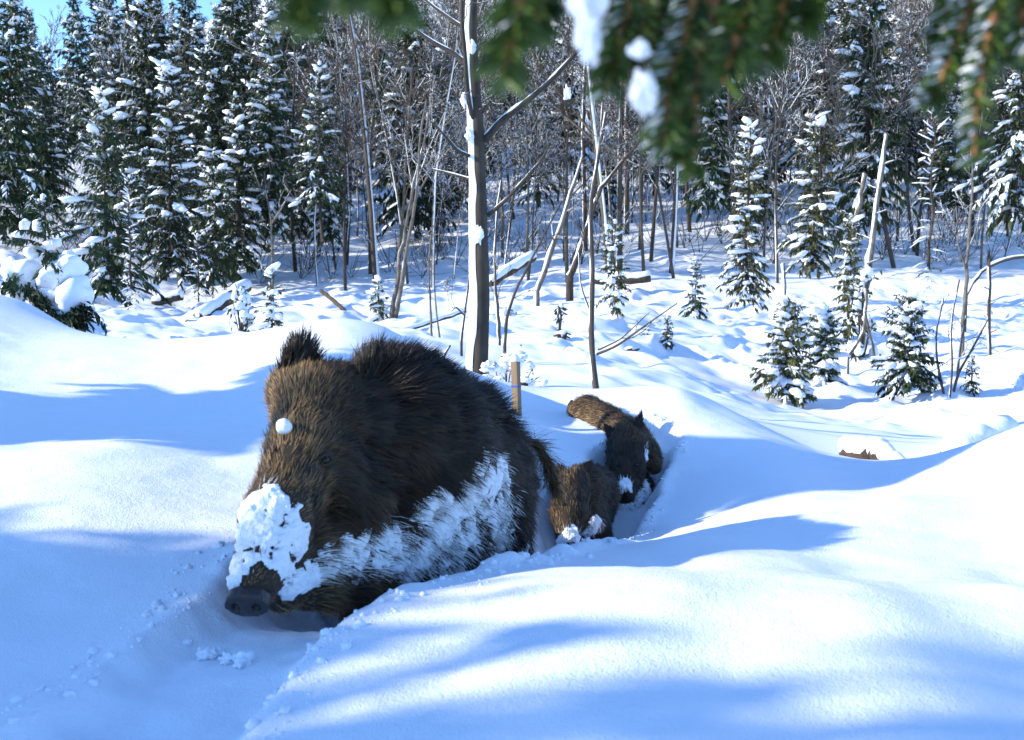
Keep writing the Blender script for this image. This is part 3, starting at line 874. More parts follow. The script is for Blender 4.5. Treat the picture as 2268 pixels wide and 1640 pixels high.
# the spruces one can single out
def lone(px, top, d, wpx, label, seed, **kw):
    x, y = ground_at(px, d)
    H = max(.5, top_height(px, top, d))
    parts = spruce(seed, H, wpx * pxm(d), **kw)
    return place('spruce_tree', parts, x, y, label, 'spruce')
HV = dict(snow=.75, lumps=.7, lumpsize=1.25)
lone(240, 205, 24, 108, 'broad dark spruce with heavy snow pads beside the open strip of hillside', 101, base=.05, whorl=.20, nb=8, spray=.26, sub=22, gap=.1, **HV)
lone(384, 150, 28, 92, 'tall dark spruce thick with snow pads on its sunny side above a bare lower trunk', 102, base=.16, whorl=.22, nb=8, spray=.27, sub=20, **HV)
lone(478, 290, 30, 76, 'dark spruce wedged between two taller snowy spruces at the forest edge', 103, base=.14, whorl=.22, nb=7, spray=.26, sub=18, **HV)
lone(532, 215, 31.5, 80, 'tall spruce with a thick straight trunk and large snow cushions', 104, base=.2, whorl=.24, nb=7, spray=.28, sub=18, trunk_r=.12, **HV)
lone(712, 150, 30, 78, 'slim pointed spruce with a long bare trunk, right of the dark spruces', 105, base=.42, whorl=.23, nb=7, spray=.24, sub=17, **HV)
lone(600, 602, 16, 30, 'small spruce sapling wearing a thick cap of snow near the leaning log', 106, base=.05, whorl=.13, nb=5, spray=.11, sub=9, snow=.95, lumps=1.0, lumpsize=1.9, gap=.2, ico=ICO1, shape=.45)
lone(838, 622, 20, 22, 'tiny snow-topped spruce at the foot of the leaning birches', 107, base=.03, whorl=.10, nb=6, spray=.12, sub=10, snow=.8, lumps=.9, lumpsize=1.5, ico=ICO1)
lone(1360, 492, 18, 30, 'thin column-shaped young spruce with clumped snow, behind the forked sapling', 108, base=.10, whorl=.12, nb=5, spray=.13, sub=11, shape=.35, gap=.15, needle=M_NEEDLE_Y, snow=.8, lumps=.8, lumpsize=1.4)
lone(1540, 572, 21, 26, 'small pointed spruce standing alone on open snow at the forest foot', 109, base=.03, whorl=.11, nb=6, spray=.12, sub=12, snow=.75, lumps=.7, lumpsize=1.4)
lone(1652, 285, 22, 56, 'slender tall spruce hung with white snow balls down its sunny side', 110, base=.12, whorl=.15, nb=7, spray=.17, sub=14, shape=.42, gap=.12, needle=M_NEEDLE_Y, snow=.85, lumps=.95, lumpsize=1.5)
lone(1797, 278, 25, 62, 'olive-green spruce with a shaggy crown on a thin bare lower trunk', 111, base=.28, whorl=.17, nb=7, spray=.21, sub=17, shape=.35, needle=M_NEEDLE_Y, snow=.7, lumps=.7, lumpsize=1.35)
lone(1880, 478, 19, 34, 'narrow young spruce plastered with snow clumps beside the leaning white snag', 112, base=.10, whorl=.12, nb=6, spray=.14, sub=12, shape=.35, gap=.1, snow=.95, lumps=.9, lumpsize=1.3, needle=M_NEEDLE_Y)
lone(1745, 676, 14, 66, 'bushy young spruce with pointed top, foremost on the open clearing', 113, base=.03, whorl=.075, nb=11, spray=.12, sub=24, shape=.5, snow=.95, lumps=.8, lumpsize=1.5, needle=M_NEEDLE_Y, ico=ICO1, gap=.12)
lone(1826, 688, 15.2, 52, 'young spruce smothered in snow close behind the bushy one on the clearing', 114, base=.04, whorl=.08, nb=10, spray=.12, sub=20, shape=.5, snow=.95, lumps=1.0, lumpsize=1.7, ico=ICO1)
lone(2014, 664, 14, 62, 'bushy young spruce beside the dark bare shrub on the clearing', 115, base=.03, whorl=.075, nb=11, spray=.12, sub=24, shape=.45, snow=.95, lumps=.8, lumpsize=1.5, ico=ICO1, gap=.12)
lone(2160, 868, 14, 18, 'tiny dark spruce seedling poking from the snow near the bare shrub', 116, base=.05, whorl=.05, nb=5, spray=.07, sub=6, snow=.3, lumps=.2)
lone(1480, 726, 16, 14, 'tiny spruce seedling beside dark branch stubs on the snow', 117, base=.05, whorl=.05, nb=5, spray=.07, sub=6, snow=.4, lumps=.3)
lone(292, 392, 22, 22, 'thin half-dead spruce with frosted bare twigs before the broad dark spruce', 118, base=.03, whorl=.10, nb=4, spray=.10, sub=3, dead=.75, shape=.25, snow=.6, lumps=.1, trunk_r=.03)
lone(440, 520, 26, 30, 'small spindly dead spruce with frosted twigs between the dark trunks', 119, base=.1, whorl=.12, nb=4, spray=.10, dead=.9, shape=.3, snow=.8, lumps=.1, trunk_r=.025)
lone(2056, 250, 24, 44, 'tall dead spruce stem with drooping bare limbs above the clearing', 120, base=.12, whorl=.20, nb=4, spray=.12, dead=.95, shape=.3, snow=.8, lumps=.1, trunk_r=.05)
lone(1760, 25, 44, 80, 'large dark spruce with round snow balls high on the slope above the olive spruce', 121, base=.3, whorl=.35, nb=7, spray=.38, sub=17, **HV)
lone(1190, 120, 40, 62, 'ragged brown-green spruce with drooping hung branches right of the big bare trunk', 122, base=.25, whorl=.3, nb=6, spray=.34, sub=15, shape=.35, gap=.15, needle=M_NEEDLE_Y, snow=.35, lumps=.3)
lone(1345, 330, 42, 50, 'squat dark spruce half hidden behind crossing bare stems', 123, base=.1, whorl=.3, nb=6, spray=.32, sub=14, snow=.4, lumps=.4)
lone(2240, 60, 30, 120, 'huge dark spruce with long snow-laden boughs at the clearing edge', 124, base=.28, whorl=.3, nb=8, spray=.34, sub=24, droop=.8, **HV)
lone(2140, -60, 40, 100, 'tall dense spruce behind the dead spruce stem', 125, base=.2, whorl=.34, nb=8, spray=.38, sub=18, **HV)
lone(1990, 40, 46, 92, 'snow-plastered spruce with white limbs above the leaning snag', 126, base=.25, whorl=.36, nb=8, spray=.38, sub=18, snow=.95, lumps=.9, lumpsize=1.3)

# the snow-laden little spruce on the mound to the left
def laden():
    d = 8.6
    x, y = ground_at(105, d)
    o = empty('spruce_tree', (x, y, hz(x, y)))
    base = np.array([x, y, hz(x, y)])
    H = top_height(85, 432, d)
    P = spruce(201, H, .46, base=.12, whorl=.13, nb=6, spray=.115, sub=34, shape=.7, snow=.35, lumps=.2, droop=.75, gap=.15)
    for k in ('trunk', 'limbs', 'crown', 'snow'):
        c = link(k, P[k], o)
        if k != 'trunk': c['kind'] = 'stuff'
    L = lambda px, py, dd=0.0: at(px, py, d + dd) - base
    for i, (px, py, ax, dd, tl) in enumerate([
            (50, 615, (.15, .13, .155), -.1, .5), (130, 605, (.20, .16, .115), -.18, -.45), (165, 655, (.17, .14, .13), -.2, -.8), (70, 560, (.07, .07, .05), 0, .3), (85, 500, (.055, .05, .05), 0, 0), (55, 500, (.035, .04, .055), .05, 0),
            (118, 540, (.075, .06, .042), -.05, -.35), (152, 572, (.05, .05, .075), .1, 0), (20, 590, (.06, .06, .075), .05, .6), (30, 650, (.10, .10, .12), 0, .6), (100, 650, (.16, .13, .12), -.1, 0),
            (40, 520, (.04, .04, .03), .1, 0)]):
        mb = MB()
        c, s_ = math.cos(tl), math.sin(tl)
        lump(mb, L(px, py, dd), ax, 40 + i, ICO3, .30, 1.5, [[c, 0, s_], [0, 1, 0], [-s_, 0, c]])
        mb.build('snow_pad', M_SNOW, o)
    # the sprays that stick out from under the pads
    rng = np.random.default_rng(3)
    for (px, py, ex, ey, n) in ((120, 690, 185, 720, 420), (60, 640, 95, 675, 220), (40, 610, 20, 640, 90), (110, 560, 130, 600, 160), (150, 690, 190, 690, 200)):
        mb = MB(); a = L(px, py, -.22); b = L(ex, ey, -.28)
        t = rng.random(n)[:, None]
        p = a * (1 - t) + b * t + rng.normal(0, .030, (n, 3))
        cards(mb, p, nrm(b - a) + rng.normal(0, .5, (n, 3)) + [0, 0, -.5], rng.normal(0, 1, (n, 3)), rng.uniform(.04, .09, n), .018)
        mb.build('bough', M_NEEDLE, o, False)
    tag(o, 'little spruce bowed under thick smooth pads of snow on the left mound', 'spruce')
laden()

# ------------------------------------------------------------------ bare trees
def limb(rng, start, d, L, r, lev, polys, maxlev, spread=.6, kids=5, grav=.0, wander=.18):
    n = 6 if lev < 2 else 4
    p = np.array(start, float); d = nrm(d); pts = [p.copy()]
    for i in range(n - 1):
        d = nrm(d + rng.normal(0, wander, 3) * (.5 if lev == 0 else 1) + np.array([0, 0, .10 * (lev > 0) + grav]))
        p = p + d * L / (n - 1); pts.append(p.copy())
    pts = np.array(pts)
    polys.append((pts, np.linspace(r, r * (.35 if lev else .25), n), lev))
    if lev >= maxlev: return
    k = kids if lev else int(kids * 2.2)
    for j in range(k):
        t = rng.uniform(.35 if lev == 0 else .2, .98)
        q = t * (n - 1); i = min(int(q), n - 2)
        s = pts[i] + (pts[i + 1] - pts[i]) * (q - i)
        td = nrm(pts[i + 1] - pts[i])
        nd = nrm(td * rng.uniform(.5, 1.0) + nrm(np.cross(td, rng.normal(0, 1, 3))) * spread * rng.uniform(.7, 1.4))
        limb(rng, s, nd, L * rng.uniform(.28, .5) * (1.15 - .55 * t), r * rng.uniform(.35, .5) * (1.1 - .5 * t), lev + 1, polys, maxlev, spread, kids, grav, wander)
def meshes_from(polys, bark, snow=.6, rng=None, minr=.0, side=True, thick=1.0, twig=None):
    tk = MB(); cr = MB(); sn = MB(); out = {}; first = True
    for pts, rad, lev in polys:
        rad = np.maximum(rad, minr)
        if lev == 0 and not first:
            lm = MB(); tube(lm, pts, rad, 8); out['limb.%03d' % len(out)] = lm.mesh('limb', bark)
        else:
            tube(tk if lev == 0 else cr, pts, rad, 8 if lev == 0 else (4 if lev == 1 else 3), cap=lev == 0)
        first = False
        td = nrm(pts[-1] - pts[0])
        if rng.random() < snow:
            flat = 1 - abs(td[2])
            if flat > .25:
                up = np.array([0, 0, 1.0]); k = .75
            elif side:
                up = np.array([-.93, -.2, .3]); k = .55
            else: continue
            sl = slice(0, len(pts)) if rng.random() < .6 else slice(1, len(pts) - 1 if len(pts) > 3 else len(pts))
            q = pts[sl] + up[None] * (rad[sl] * k * thick)[:, None]
            if len(q) > 1:
                tube(sn, q, np.maximum(rad[sl] * .72 * thick, minr * .9) * rng.uniform(.5, 1.1, len(q)), 5 if lev == 0 else 3, cap=False)
    out['trunk'] = tk.mesh('trunk', bark)
    if cr.n: out['branches'] = cr.mesh('branches', twig or bark)
    if sn.n: out['snow'] = sn.mesh('snow', M_SNOW)
    return out
def bare(seed, H, r, maxlev=3, kids=5, spread=.6, lean=(0, 0), bark=None, snow=.55, minr=.004, twig=None, grav=0.0):
    rng = np.random.default_rng(seed)
    polys = []
    limb(rng, (0, 0, -.2), (lean[0], lean[1], 1), H, r, 0, polys, maxlev, spread, kids, grav, .10)
    return meshes_from(polys, bark or M_TWIG, snow, rng, minr, twig=twig)

def stem(label, d, lines, seed, bark=M_BEECH, snow=.9, twigs=0, name='bare_tree', cat='tree', side=True, thick=1.0, jit=.06, minr=.003, base=True, twiglen=.35, extra=None):
    """a bare tree whose stems and limbs follow sighted lines; each limb also leaves the trunk in depth"""
    rng = np.random.default_rng(seed)
    (bx, by) = lines[0][0][0][:2]
    b = at(bx, by, d)
    x, y = b[0], b[1]
    z0 = hz(x, y)
    o = empty(name, (x, y, z0))
    org = np.array([x, y, z0])
    polys = []
    for li, (pl, r0, r1) in enumerate(lines):
        k = len(pl)
        slope = 0 if li == 0 else rng.uniform(-1, 1)
        pts = []
        for i, p in enumerate(pl):
            if len(p) > 2: dd = p[2]
            else: dd = d + slope * jit * d * i / max(1, k - 1)
            pts.append(at(p[0], p[1], dd) - org)
        pts = np.array(pts)
        # smooth resample
        t = np.linspace(0, 1, k); tt = np.linspace(0, 1, 3 * k)
        q = np.stack([np.interp(tt, t, pts[:, c]) for c in range(3)], 1)
        q[1:-1] = (q[:-2] + 2 * q[1:-1] + q[2:]) / 4
        rr = np.interp(tt, [0, 1], [r0 * pxm(d), r1 * pxm(d)]) * (1 if d < 10 else .78) * (1 + (.10 if d > 10 else .025) * rng.normal(0, 1, len(tt)).clip(-1.5, 1.5))
        if li == 0 and d > 10: q[1:-1] += rng.normal(0, .25, (len(q) - 2, 3)) * rr[1:-1, None]
        if li == 0 and base:
            q = np.concatenate([[q[0] + (0, 0, min(-.3, -q[0][2] - .3))], q]); rr = np.concatenate([[rr[0] * 1.1], rr])
        polys.append((q, rr, 0 if r0 > 3.5 else 1))
        for s in range(twigs):
            i = rng.integers(len(q) // 3, len(q) - 1)
            td = nrm(q[i + 1] - q[i]); nd = nrm(td * .7 + nrm(np.cross(td, rng.normal(0, 1, 3))) * .8)
            limb(rng, q[i], nd, twiglen * rng.uniform(.5, 1.2), max(minr * 1.5, rr[i] * .3), 1, polys, 3, .6, 3, 0, .2)
    for k, me in meshes_from(polys, bark, snow, rng, minr, side, thick).items():
        c = link(k.split('.')[0], me, o)
        if k in ('branches', 'snow'): c['kind'] = 'stuff'
    if extra: extra(o, org)
    return tag(o, label, cat)

def beech_snow(o, org):
    d = 9.0
    rng = np.random.default_rng(2)
    # snow plastered up the windward side of the trunk
    tr = [(1062, 872, 25), (1060, 790, 24), (1066, 650, 22), (1063, 500, 20), (1058, 300, 17), (1048, 150, 14), (1045, 60, 12), (1050, -60, 9)]
    ys = np.linspace(862, -55, 60)
    v = []; na = 7
    for i, yy in enumerate(ys):
        cx = np.interp(-yy, [-t[1] for t in tr], [t[0] for t in tr]); rr = np.interp(-yy, [-t[1] for t in tr], [t[2] for t in tr]) * pxm(d)
        c = at(cx, yy, d) - org
        wd = .80 + .30 * float(noise3(np.array([[i * .35, 2.2, .5]]), 4)[0])
        mid = math.pi + .28
        for j in range(na):
            t = j / (na - 1) * 2 - 1
            a = mid + t * wd
            th = .006 + .016 * (1 - t * t) * (.7 + .5 * float(noise3(np.array([[i * .5, j * .6, 1.5]]), 6)[0]))
            if abs(t) > .95: th = -.004
            v.append(c + np.array([math.cos(a), math.sin(a), 0]) * (rr + th))
    n = len(ys)
    i = np.arange(n - 1)[:, None] * na; j = np.arange(na - 1)[None, :]
    f = np.stack([i + j, i + j + 1, i + na + j + 1, i + na + j], -1).reshape(-1, 4)
    mb = MB(); mb.add(v, f); mb.build('trunk_snow', M_SNOW, o)
    for px, py, s in ((1066, 522, .062), (1052, 105, .045), (1034, 222, .05), (1046, 300, .05), (1262, 207, .05)):
        mb = MB(); lump(mb, at(px - 6, py, d - .07) - org, (s * .6, s * .6, s * 1.1), px, ICO3, .6, 2.2); mb.build('snow_lump', M_SNOW, o)
stem('tall grey bare tree with snow plastered up one side of its trunk', 9.0, [
    ([(1062, 872), (1060, 790), (1066, 650), (1063, 500), (1058, 300), (1048, 150), (1045, 60), (1050, -60)], 24.5, 9),
    ([(1046, 152), (1005, 118), (960, 95), (890, 45), (862, 15)], 6.5, 2.0), ([(1048, 75), (1005, 48), (960, 15), (920, -20)], 5, 2.5),
    ([(1052, 290), (1036, 215), (1030, 120), (1022, 40), (1026, -60)], 6, 4), ([(1072, 312), (1110, 268), (1160, 230), (1215, 185), (1292, 100)], 9, 4.5),
    ([(1080, 478), (1120, 445), (1160, 400), (1200, 355), (1218, 318)], 5, 2), ([(1050, 350), (1012, 335), (985, 300), (955, 270)], 4.5, 2), ([(1050, 400), (1000, 385), (960, 375)], 3.5, 1.5),
    ([(1068, 250), (1090, 215), (1105, 190)], 4, 1.5)], 31, M_BEECH, .95, 1, extra=beech_snow, side=False, twiglen=.5)
stem('pair of pale slender birches leaning together before the forest', 20.0, [
    ([(866, 712), (876, 640), (892, 540), (905, 470), (918, 400), (940, 320), (948, 250)], 7, 2.5), ([(876, 706), (890, 630), (902, 545), (915, 480), (926, 400), (930, 300), (945, 220)], 6.5, 2.2),
    ([(905, 480), (930, 420), (955, 380), (985, 330)], 3.4, 1.2), ([(915, 430), (905, 360), (895, 290)], 3, 1.2), ([(925, 400), (950, 330), (985, 250)], 3, 1.2)], 32, M_BIRCH, .9, 5, thick=.9, twiglen=1.0)
stem('thin bare sapling with low forked branch in front of open snow', 8.6, [
    ([(1322, 878), (1312, 800), (1309, 720), (1313, 600), (1306, 460), (1325, 350), (1342, 250)], 8, 3), ([(1322, 785), (1365, 768), (1420, 728), (1460, 700), (1500, 672)], 3.2, 1),
    ([(1325, 775), (1375, 752), (1440, 690)], 2.6, 1), ([(1306, 690), (1285, 630), (1282, 560)], 2.4, 1.2)], 33, M_TWIG, .5, 1, twiglen=.3)
stem('curved thin stem sweeping up beside the big bare trunk', 12.0, [([(1118, 765), (1122, 700), (1140, 650), (1170, 590), (1215, 500), (1245, 445)], 5, 2.2), ([(1190, 550), (1225, 520), (1250, 515)], 2.2, 1)], 34, M_TWIG, .6, 2)
stem('thin dark stem just right of the big bare trunk', 13.0, [([(1106, 752), (1103, 690), (1095, 600), (1098, 500), (1110, 400)], 5.5, 2.5)], 35, M_TWIG, .5, 3, twiglen=.6)
stem('pale snow-sided pole leaning steeply behind the curved stem', 22.0, [([(1190, 645), (1215, 580), (1245, 490), (1270, 415), (1290, 350)], 8, 3.5)], 36, M_BIRCH, 1.0, 3, thick=1.2, twiglen=.8)
stem('dark trunk leaning behind the forked sapling, topped by a long diagonal branch', 24.0, [([(1262, 612), (1285, 560), (1305, 490), (1318, 440), (1345, 400), (1422, 305)], 10, 4), ([(1310, 480), (1318, 400), (1330, 300), (1335, 220)], 6, 2)], 37, M_BARK, .7, 3, twiglen=1.0)
stem('two thin crooked stems left of the big bare trunk', 13.0, [([(958, 785), (954, 690), (948, 590), (955, 520)], 3.8, 2), ([(978, 780), (966, 690), (960, 600), (963, 540)], 3.2, 1.8)], 38, M_BIRCH, .4, 2, twiglen=.5)
stem('kinked thin stem rising from a snow hump beside the big bare trunk', 12.0, [([(1022, 760), (1030, 690), (1042, 600), (1040, 500)], 4, 2), ([(1030, 700), (1010, 680), (1000, 690)], 3, 1.5)], 39, M_TWIG, .6, 2, twiglen=.5)
stem('yellowish forked sapling lit by sun before the dark spruces', 24.0, [([(604, 690), (604, 600), (602, 520), (600, 480)], 5, 3), ([(602, 495), (625, 460), (645, 420)], 3.5, 1.2), ([(600, 485), (590, 430), (585, 380)], 3, 1.2)], 40, M_BIRCH, .3, 4, twiglen=.9)
stem('leaning white snag with short broken limbs', 21.0, [([(1902, 700), (1922, 610), (1936, 520), (1950, 400), (1964, 298)], 11, 4.5)] + [([(1910 + k * 9, 640 - k * 55), (1880 + k * 9 + (k % 2) * 62, 628 - k * 55)], 2.6, 1.2) for k in range(6)], 41, M_BIRCH, 1.0, 0, thick=1.25)
stem('broken stump-topped stem leaning behind the white snag', 26.0, [([(1872, 610), (1890, 520), (1905, 440), (1916, 385)], 9, 6)], 42, M_BIRCH, .9, 1, twiglen=.6)
stem('pale birch stem rising behind the dark bare shrub', 17.0, [([(2130, 805), (2134, 700), (2142, 590), (2146, 500), (2156, 400), (2150, 330)], 6, 2.5), ([(2140, 600), (2122, 540), (2118, 460)], 3, 1.2), ([(2143, 560), (2165, 500), (2175, 440)], 3, 1.2)], 43, M_BIRCH, .8, 3, twiglen=.7)
stem('dark bare shrub with several crooked stems among the young spruces', 14.0, [([(2098, 912), (2078, 820), (2072, 740), (2090, 660)], 4.5, 2), ([(2104, 912), (2120, 830), (2150, 780), (2190, 705)], 4.5, 2), ([(2100, 910), (2110, 820), (2105, 720), (2125, 620)], 3.8, 1.6), ([(2120, 830), (2128, 760), (2140, 700)], 4, 2)], 44, M_TWIG, .6, 3, cat='shrub', name='bare_shrub', twiglen=.35)
stem('straight dead stem like a post with stubby twigs on the right of the clearing', 17.0, [([(2192, 800), (2191, 700), (2190, 555)], 5.5, 4.5)] + [([(2192, 770 - k * 32), (2192 + (14 if k % 2 else -13), 764 - k * 32)], 2.2, 1.2) for k in range(6)], 45, M_BARK, .7, 0)
stem('arched snow-covered branch bowing over the right of the clearing', 20.0, [([(2140, 655), (2165, 610), (2205, 582), (2268, 568), (2360, 575), (2400, 640)], 5, 4)], 46, M_TWIG, 1.0, 1, thick=1.5)
stem('short pale stub poking from the slope beside the olive-green spruce', 24.0, [([(1738, 632), (1737, 612), (1735, 585)], 5, 4)], 47, M_BIRCH, 1.0, 0, name='stump', cat='stump', thick=1.4)
stem('low leaning fork of pale wood in front of the snow-plastered young spruce', 16.5, [([(1878, 790), (1895, 765), (1915, 735), (1918, 640)], 4.5, 4), ([(1936, 808), (1935, 770), (1925, 735), (1916, 690)], 4, 3)], 48, M_BIRCH, .5, 0)
stem('broken grey branch stub sticking up behind the boar', 10.0, [([(978, 812), (985, 785), (998, 765)], 5, 2.5), ([(975, 805), (968, 785), (965, 775)], 3.6, 2)], 49, M_LOG, .5, 0, name='branch_stub', cat='branch')

# snow-draped bent top over the leaning fork
def snow_bundle(px, py, d, n, w, hgt, label, seed):
    rng = np.random.default_rng(seed)
    x, y = ground_at(px, d); z = hz(x, y)
    o = empty('snowy_bush', (x, y, z)); org = np.array([x, y, z])
    mb = MB(); br = MB(); gr = MB()
    top = at(px, py, d) - org
    for i in range(n):
        t = rng.random() ** .8
        a = rng.random() * 6.28
        p = np.array([math.cos(a) * w * (1 - t * .7), math.sin(a) * w * (1 - t * .7), top[2] * t])
        s = w * rng.uniform(.22, .42)
        lump(mb, p, (s, s * .9, s * rng.uniform(.7, 1.6)), seed + i, ICO1, .4)
        tube(br, [(p[0] * .2, p[1] * .2, 0), p * .7, p * 1.05], [.012, .008, .004], 4)
        k = 10
        cards(gr, p + rng.normal(0, w * .3, (k, 3)) - [0, 0, s * .5], rng.normal(0, 1, (k, 3)) - [0, 0, .8], rng.normal(0, 1, (k, 3)), .09, .035)
    for q, nm, mm in ((br, 'stem', M_TWIG), (gr, 'foliage', M_NEEDLE), (mb, 'snow', M_SNOW)):
        q.build(nm, mm, o, q is not gr)['kind'] = 'stuff'
    return tag(o, label, 'bush')
snow_bundle(1914, 600, 17.0, 18, .20, .9, 'drooping snow-draped bush top resting on the leaning fork', 61)
snow_bundle(532, 640, 17.0, 20, .20, .7, 'pointed bush buried in snow beside the capped sapling', 62)
snow_bundle(1240, 672, 17.0, 6, .07, .4, 'snow-wrapped stump with a pointed white tip on the open clearing', 63)
snow_bundle(1120, 690, 20.0, 9, .2, .4, 'snow-covered bush near the leaning pole', 64)

# brush with dead leaves behind the stake
def brush():
    d = 7.6; rng = np.random.default_rng(8)
    x, y = ground_at(1120, d); z = hz(x, y); org = np.array([x, y, z])
    o = empty('leafy_brush', (x, y, z))
    br = MB(); sn = MB(); lf = MB()
    for px, py in ((1075, 820), (1095, 800), (1110, 790), (1130, 812), (1155, 800), (1180, 815), (1085, 848), (1120, 850), (1195, 835), (1165, 780)):
        p = at(px, py, d + rng.uniform(-.15, .15)) - org
        m = p * .55 + rng.normal(0, .03, 3)
        tube(br, [(0, 0, -.1), m, p], [.006, .004, .002], 4)
        for s_ in range(3):
            q = m + (p - m) * rng.random() + rng.normal(0, .03, 3)
            lump(sn, q + [0, 0, .015], (.05 * rng.uniform(.5, 1.2), .04, .024), int(rng.integers(1, 99)), ICO1, .35)
        k = 7
        cards(lf, m + (p - m) * rng.random((k, 1)) + rng.normal(0, .03, (k, 3)), rng.normal(0, 1, (k, 3)), rng.normal(0, 1, (k, 3)), .022, .015)
    for q, nm, mm in ((br, 'stem', M_TWIG), (sn, 'snow', M_SNOW), (lf, 'leaves', M_LEAF)):
        q.build(nm, mm, o, q is not lf)['kind'] = 'stuff'
    tag(o, 'low brush with a few rusty leaves and snow clumps behind the stake', 'shrub')
brush()

# ------------------------------------------------------------------ stake
def stake():
    d = 4.8
    top = at(1141.5, 800, d); bot = at(1146, 945, d)
    o = empty('wooden_stake', bot)
    ax = top - bot
    w = .0170
    def blk(t0, t1, g, name, m, parent):
        mb = MB(); v = []
        for t in (t0, t1):
            c = ax * t
            for sx, sy in ((-1, -1), (1, -1), (1, 1), (-1, 1)):
                a = R(-28)
                v.append(c + np.array([sx * math.cos(a) - sy * math.sin(a), sx * math.sin(a) + sy * math.cos(a), 0]) * (w + g))
        mb.add(v, [(0, 1, 5, 4), (1, 2, 6, 5), (2, 3, 7, 6), (3, 0, 4, 7), (4, 5, 6, 7), (3, 2, 1, 0)])
        ob = mb.build(name, m, parent, False)
        bv = ob.modifiers.new('b', 'BEVEL'); bv.width = .003; bv.segments = 2
        return ob
    blk(-.6, 1.0, 0, 'post', M_WOOD, o)
    blk(.60, .635, .0012, 'paint_band', M_BLUE, o); blk(-.02, .06, .0012, 'paint_band', M_BLUE, o)
    mb = MB(); lump(mb, ax * 1.03, (.020, .020, .024), 5, ICO2, .2); mb.build('snow_cap', M_SNOW, o)
    tag(o, 'slim wooden stake with blue paint marks standing in the snow behind the boar', 'stake')
stake()

# ------------------------------------------------------------------ logs, stubs
def log(a, b, d0, d1, r, label, seed, snow=True, lift=0.0):
    rng = np.random.default_rng(seed)
    pa = at(a[0], a[1], d0); pb = at(b[0], b[1], d1)
    o = empty('fallen_log', pa)
    t = np.linspace(0, 1, 10)[:, None]
    p = (pb - pa) * t + rng.normal(0, r * .12, (10, 3))
    mb = MB(); tube(mb, p, r * rng.uniform(.88, 1.08, 10), 10); mb.build('bark', M_LOG, o)
    if snow:
        mb = MB(); q = p[0:] + [0, 0, r * .62]
        q = np.concatenate([[q[0] - (q[1] - q[0]) * .1], q, [q[-1] + (q[-1] - q[-2]) * .1]])
        rr = r * np.concatenate([[.3], rng.uniform(.9, 1.15, 10), [.3]])
        tube(mb, q, rr, 10); mb.build('snow_cap', M_SNOW, o)
    return tag(o, label, 'log')
log((1878, 1004), (1945, 1008), 6.9, 6.6, .07, 'short snow-capped log end with brown bark on the low ground', 71)
log((1945, 1002), (2000, 1058), 6.6, 6.2, .06, 'snow-capped branch sloping down from the short log end', 72)
log((2112, 1008), (2222, 972), 6.0, 6.3, .085, 'thick snow-covered log with a brown bark edge on the right bank', 73)
log((340, 672), (402, 655), 27, 27, .11, 'dark log lying at the foot of the dark spruces', 74)
log((440, 706), (548, 636), 22, 24, .13, 'long snow-covered log leaning up against the slope', 75)
log((1085, 628), (1180, 570), 26, 27, .12, 'snow-covered log propped behind the big bare trunk', 76)
log((1310, 622), (1440, 616), 27, 27, .12, 'dark log lying across the forest foot behind the column-shaped spruce', 77)
log((712, 645), (765, 690), 23, 21, .045, 'thin pole fallen slantwise beside the slim pointed spruce', 78, False)
log((880, 738), (1030, 690), 15, 16, .03, 'thin snowy pole lying across low stems left of the big bare trunk', 79)
for i, (px, py, d, lab) in enumerate([(1165, 888, 6.3, 'dark broken root poking from the snow just right of the stake'), (1245, 733, 15, 'dark branch stub in the snow beside the pointed white stump'), (1395, 752, 14.5, 'dark root stub in the snow below the column-shaped spruce'), (427, 700, 20, 'dark log end in the snow beside the long leaning log'), (270, 770, 9.5, 'small dark stone in the snow beyond the left crest'), (655, 735, 15, 'bent dark branch hooped over the snow beside the capped sapling'), (1700, 760, 17, 'dark stub beside the bushy young spruces')]):
    rng = np.random.default_rng(300 + i)
    c = at(px, py, d); z = hz(c[0], c[1])
    o = empty('root_stub', (c[0], c[1], z)); s = 17 * pxm(d)
    mb = MB(); sn = MB()
    for k in range(4):
        a = rng.random() * 6.28
        tube(mb, [(0, 0, -s), (math.cos(a) * s * .5, math.sin(a) * s * .4, s * rng.uniform(.2, .7)), (math.cos(a) * s * 1.3, math.sin(a) * s, s * rng.uniform(-.1, .6))], [s * .35, s * .28, s * .10], 6)
    lump(sn, (0, 0, s * .62), (s * .7, s * .6, s * .3), i, ICO2, .3)
    mb.build('root', M_LOG, o); sn.build('snow_cap', M_SNOW, o)
    tag(o, lab, 'branch')

# ------------------------------------------------------------------ the wood on the slope
LAND = [(60, 'the little snow-bowed spruce'), (240, 'the broad dark spruce'), (384, 'the snow-padded tall spruce'), (530, 'the thick-trunked spruce'), (605, 'the yellowish forked sapling'), (712, 'the slim pointed spruce'), (905, 'the leaning birch pair'), (1060, 'the big bare trunk'), (1190, 'the curved thin stem'), (1310, 'the thin forked sapling'),
        (1540, 'the small lone spruce'), (1652, 'the slender snow-balled spruce'), (1797, 'the olive-green spruce'), (1940, 'the leaning white snag'), (2055, 'the dead spruce stem'), (2145, 'the pale birch stem'), (2230, 'the straight dead stem')]
def where(px, d):
    near = min(LAND, key=lambda q: abs(q[0] - px))[1]
    band = 'at the foot of the wood' if d < 40 else ('low on the wooded slope' if d < 52 else ('halfway up the wooded slope' if d < 72 else 'high on the wooded slope'))
    return band + ' behind ' + near
SPR = []
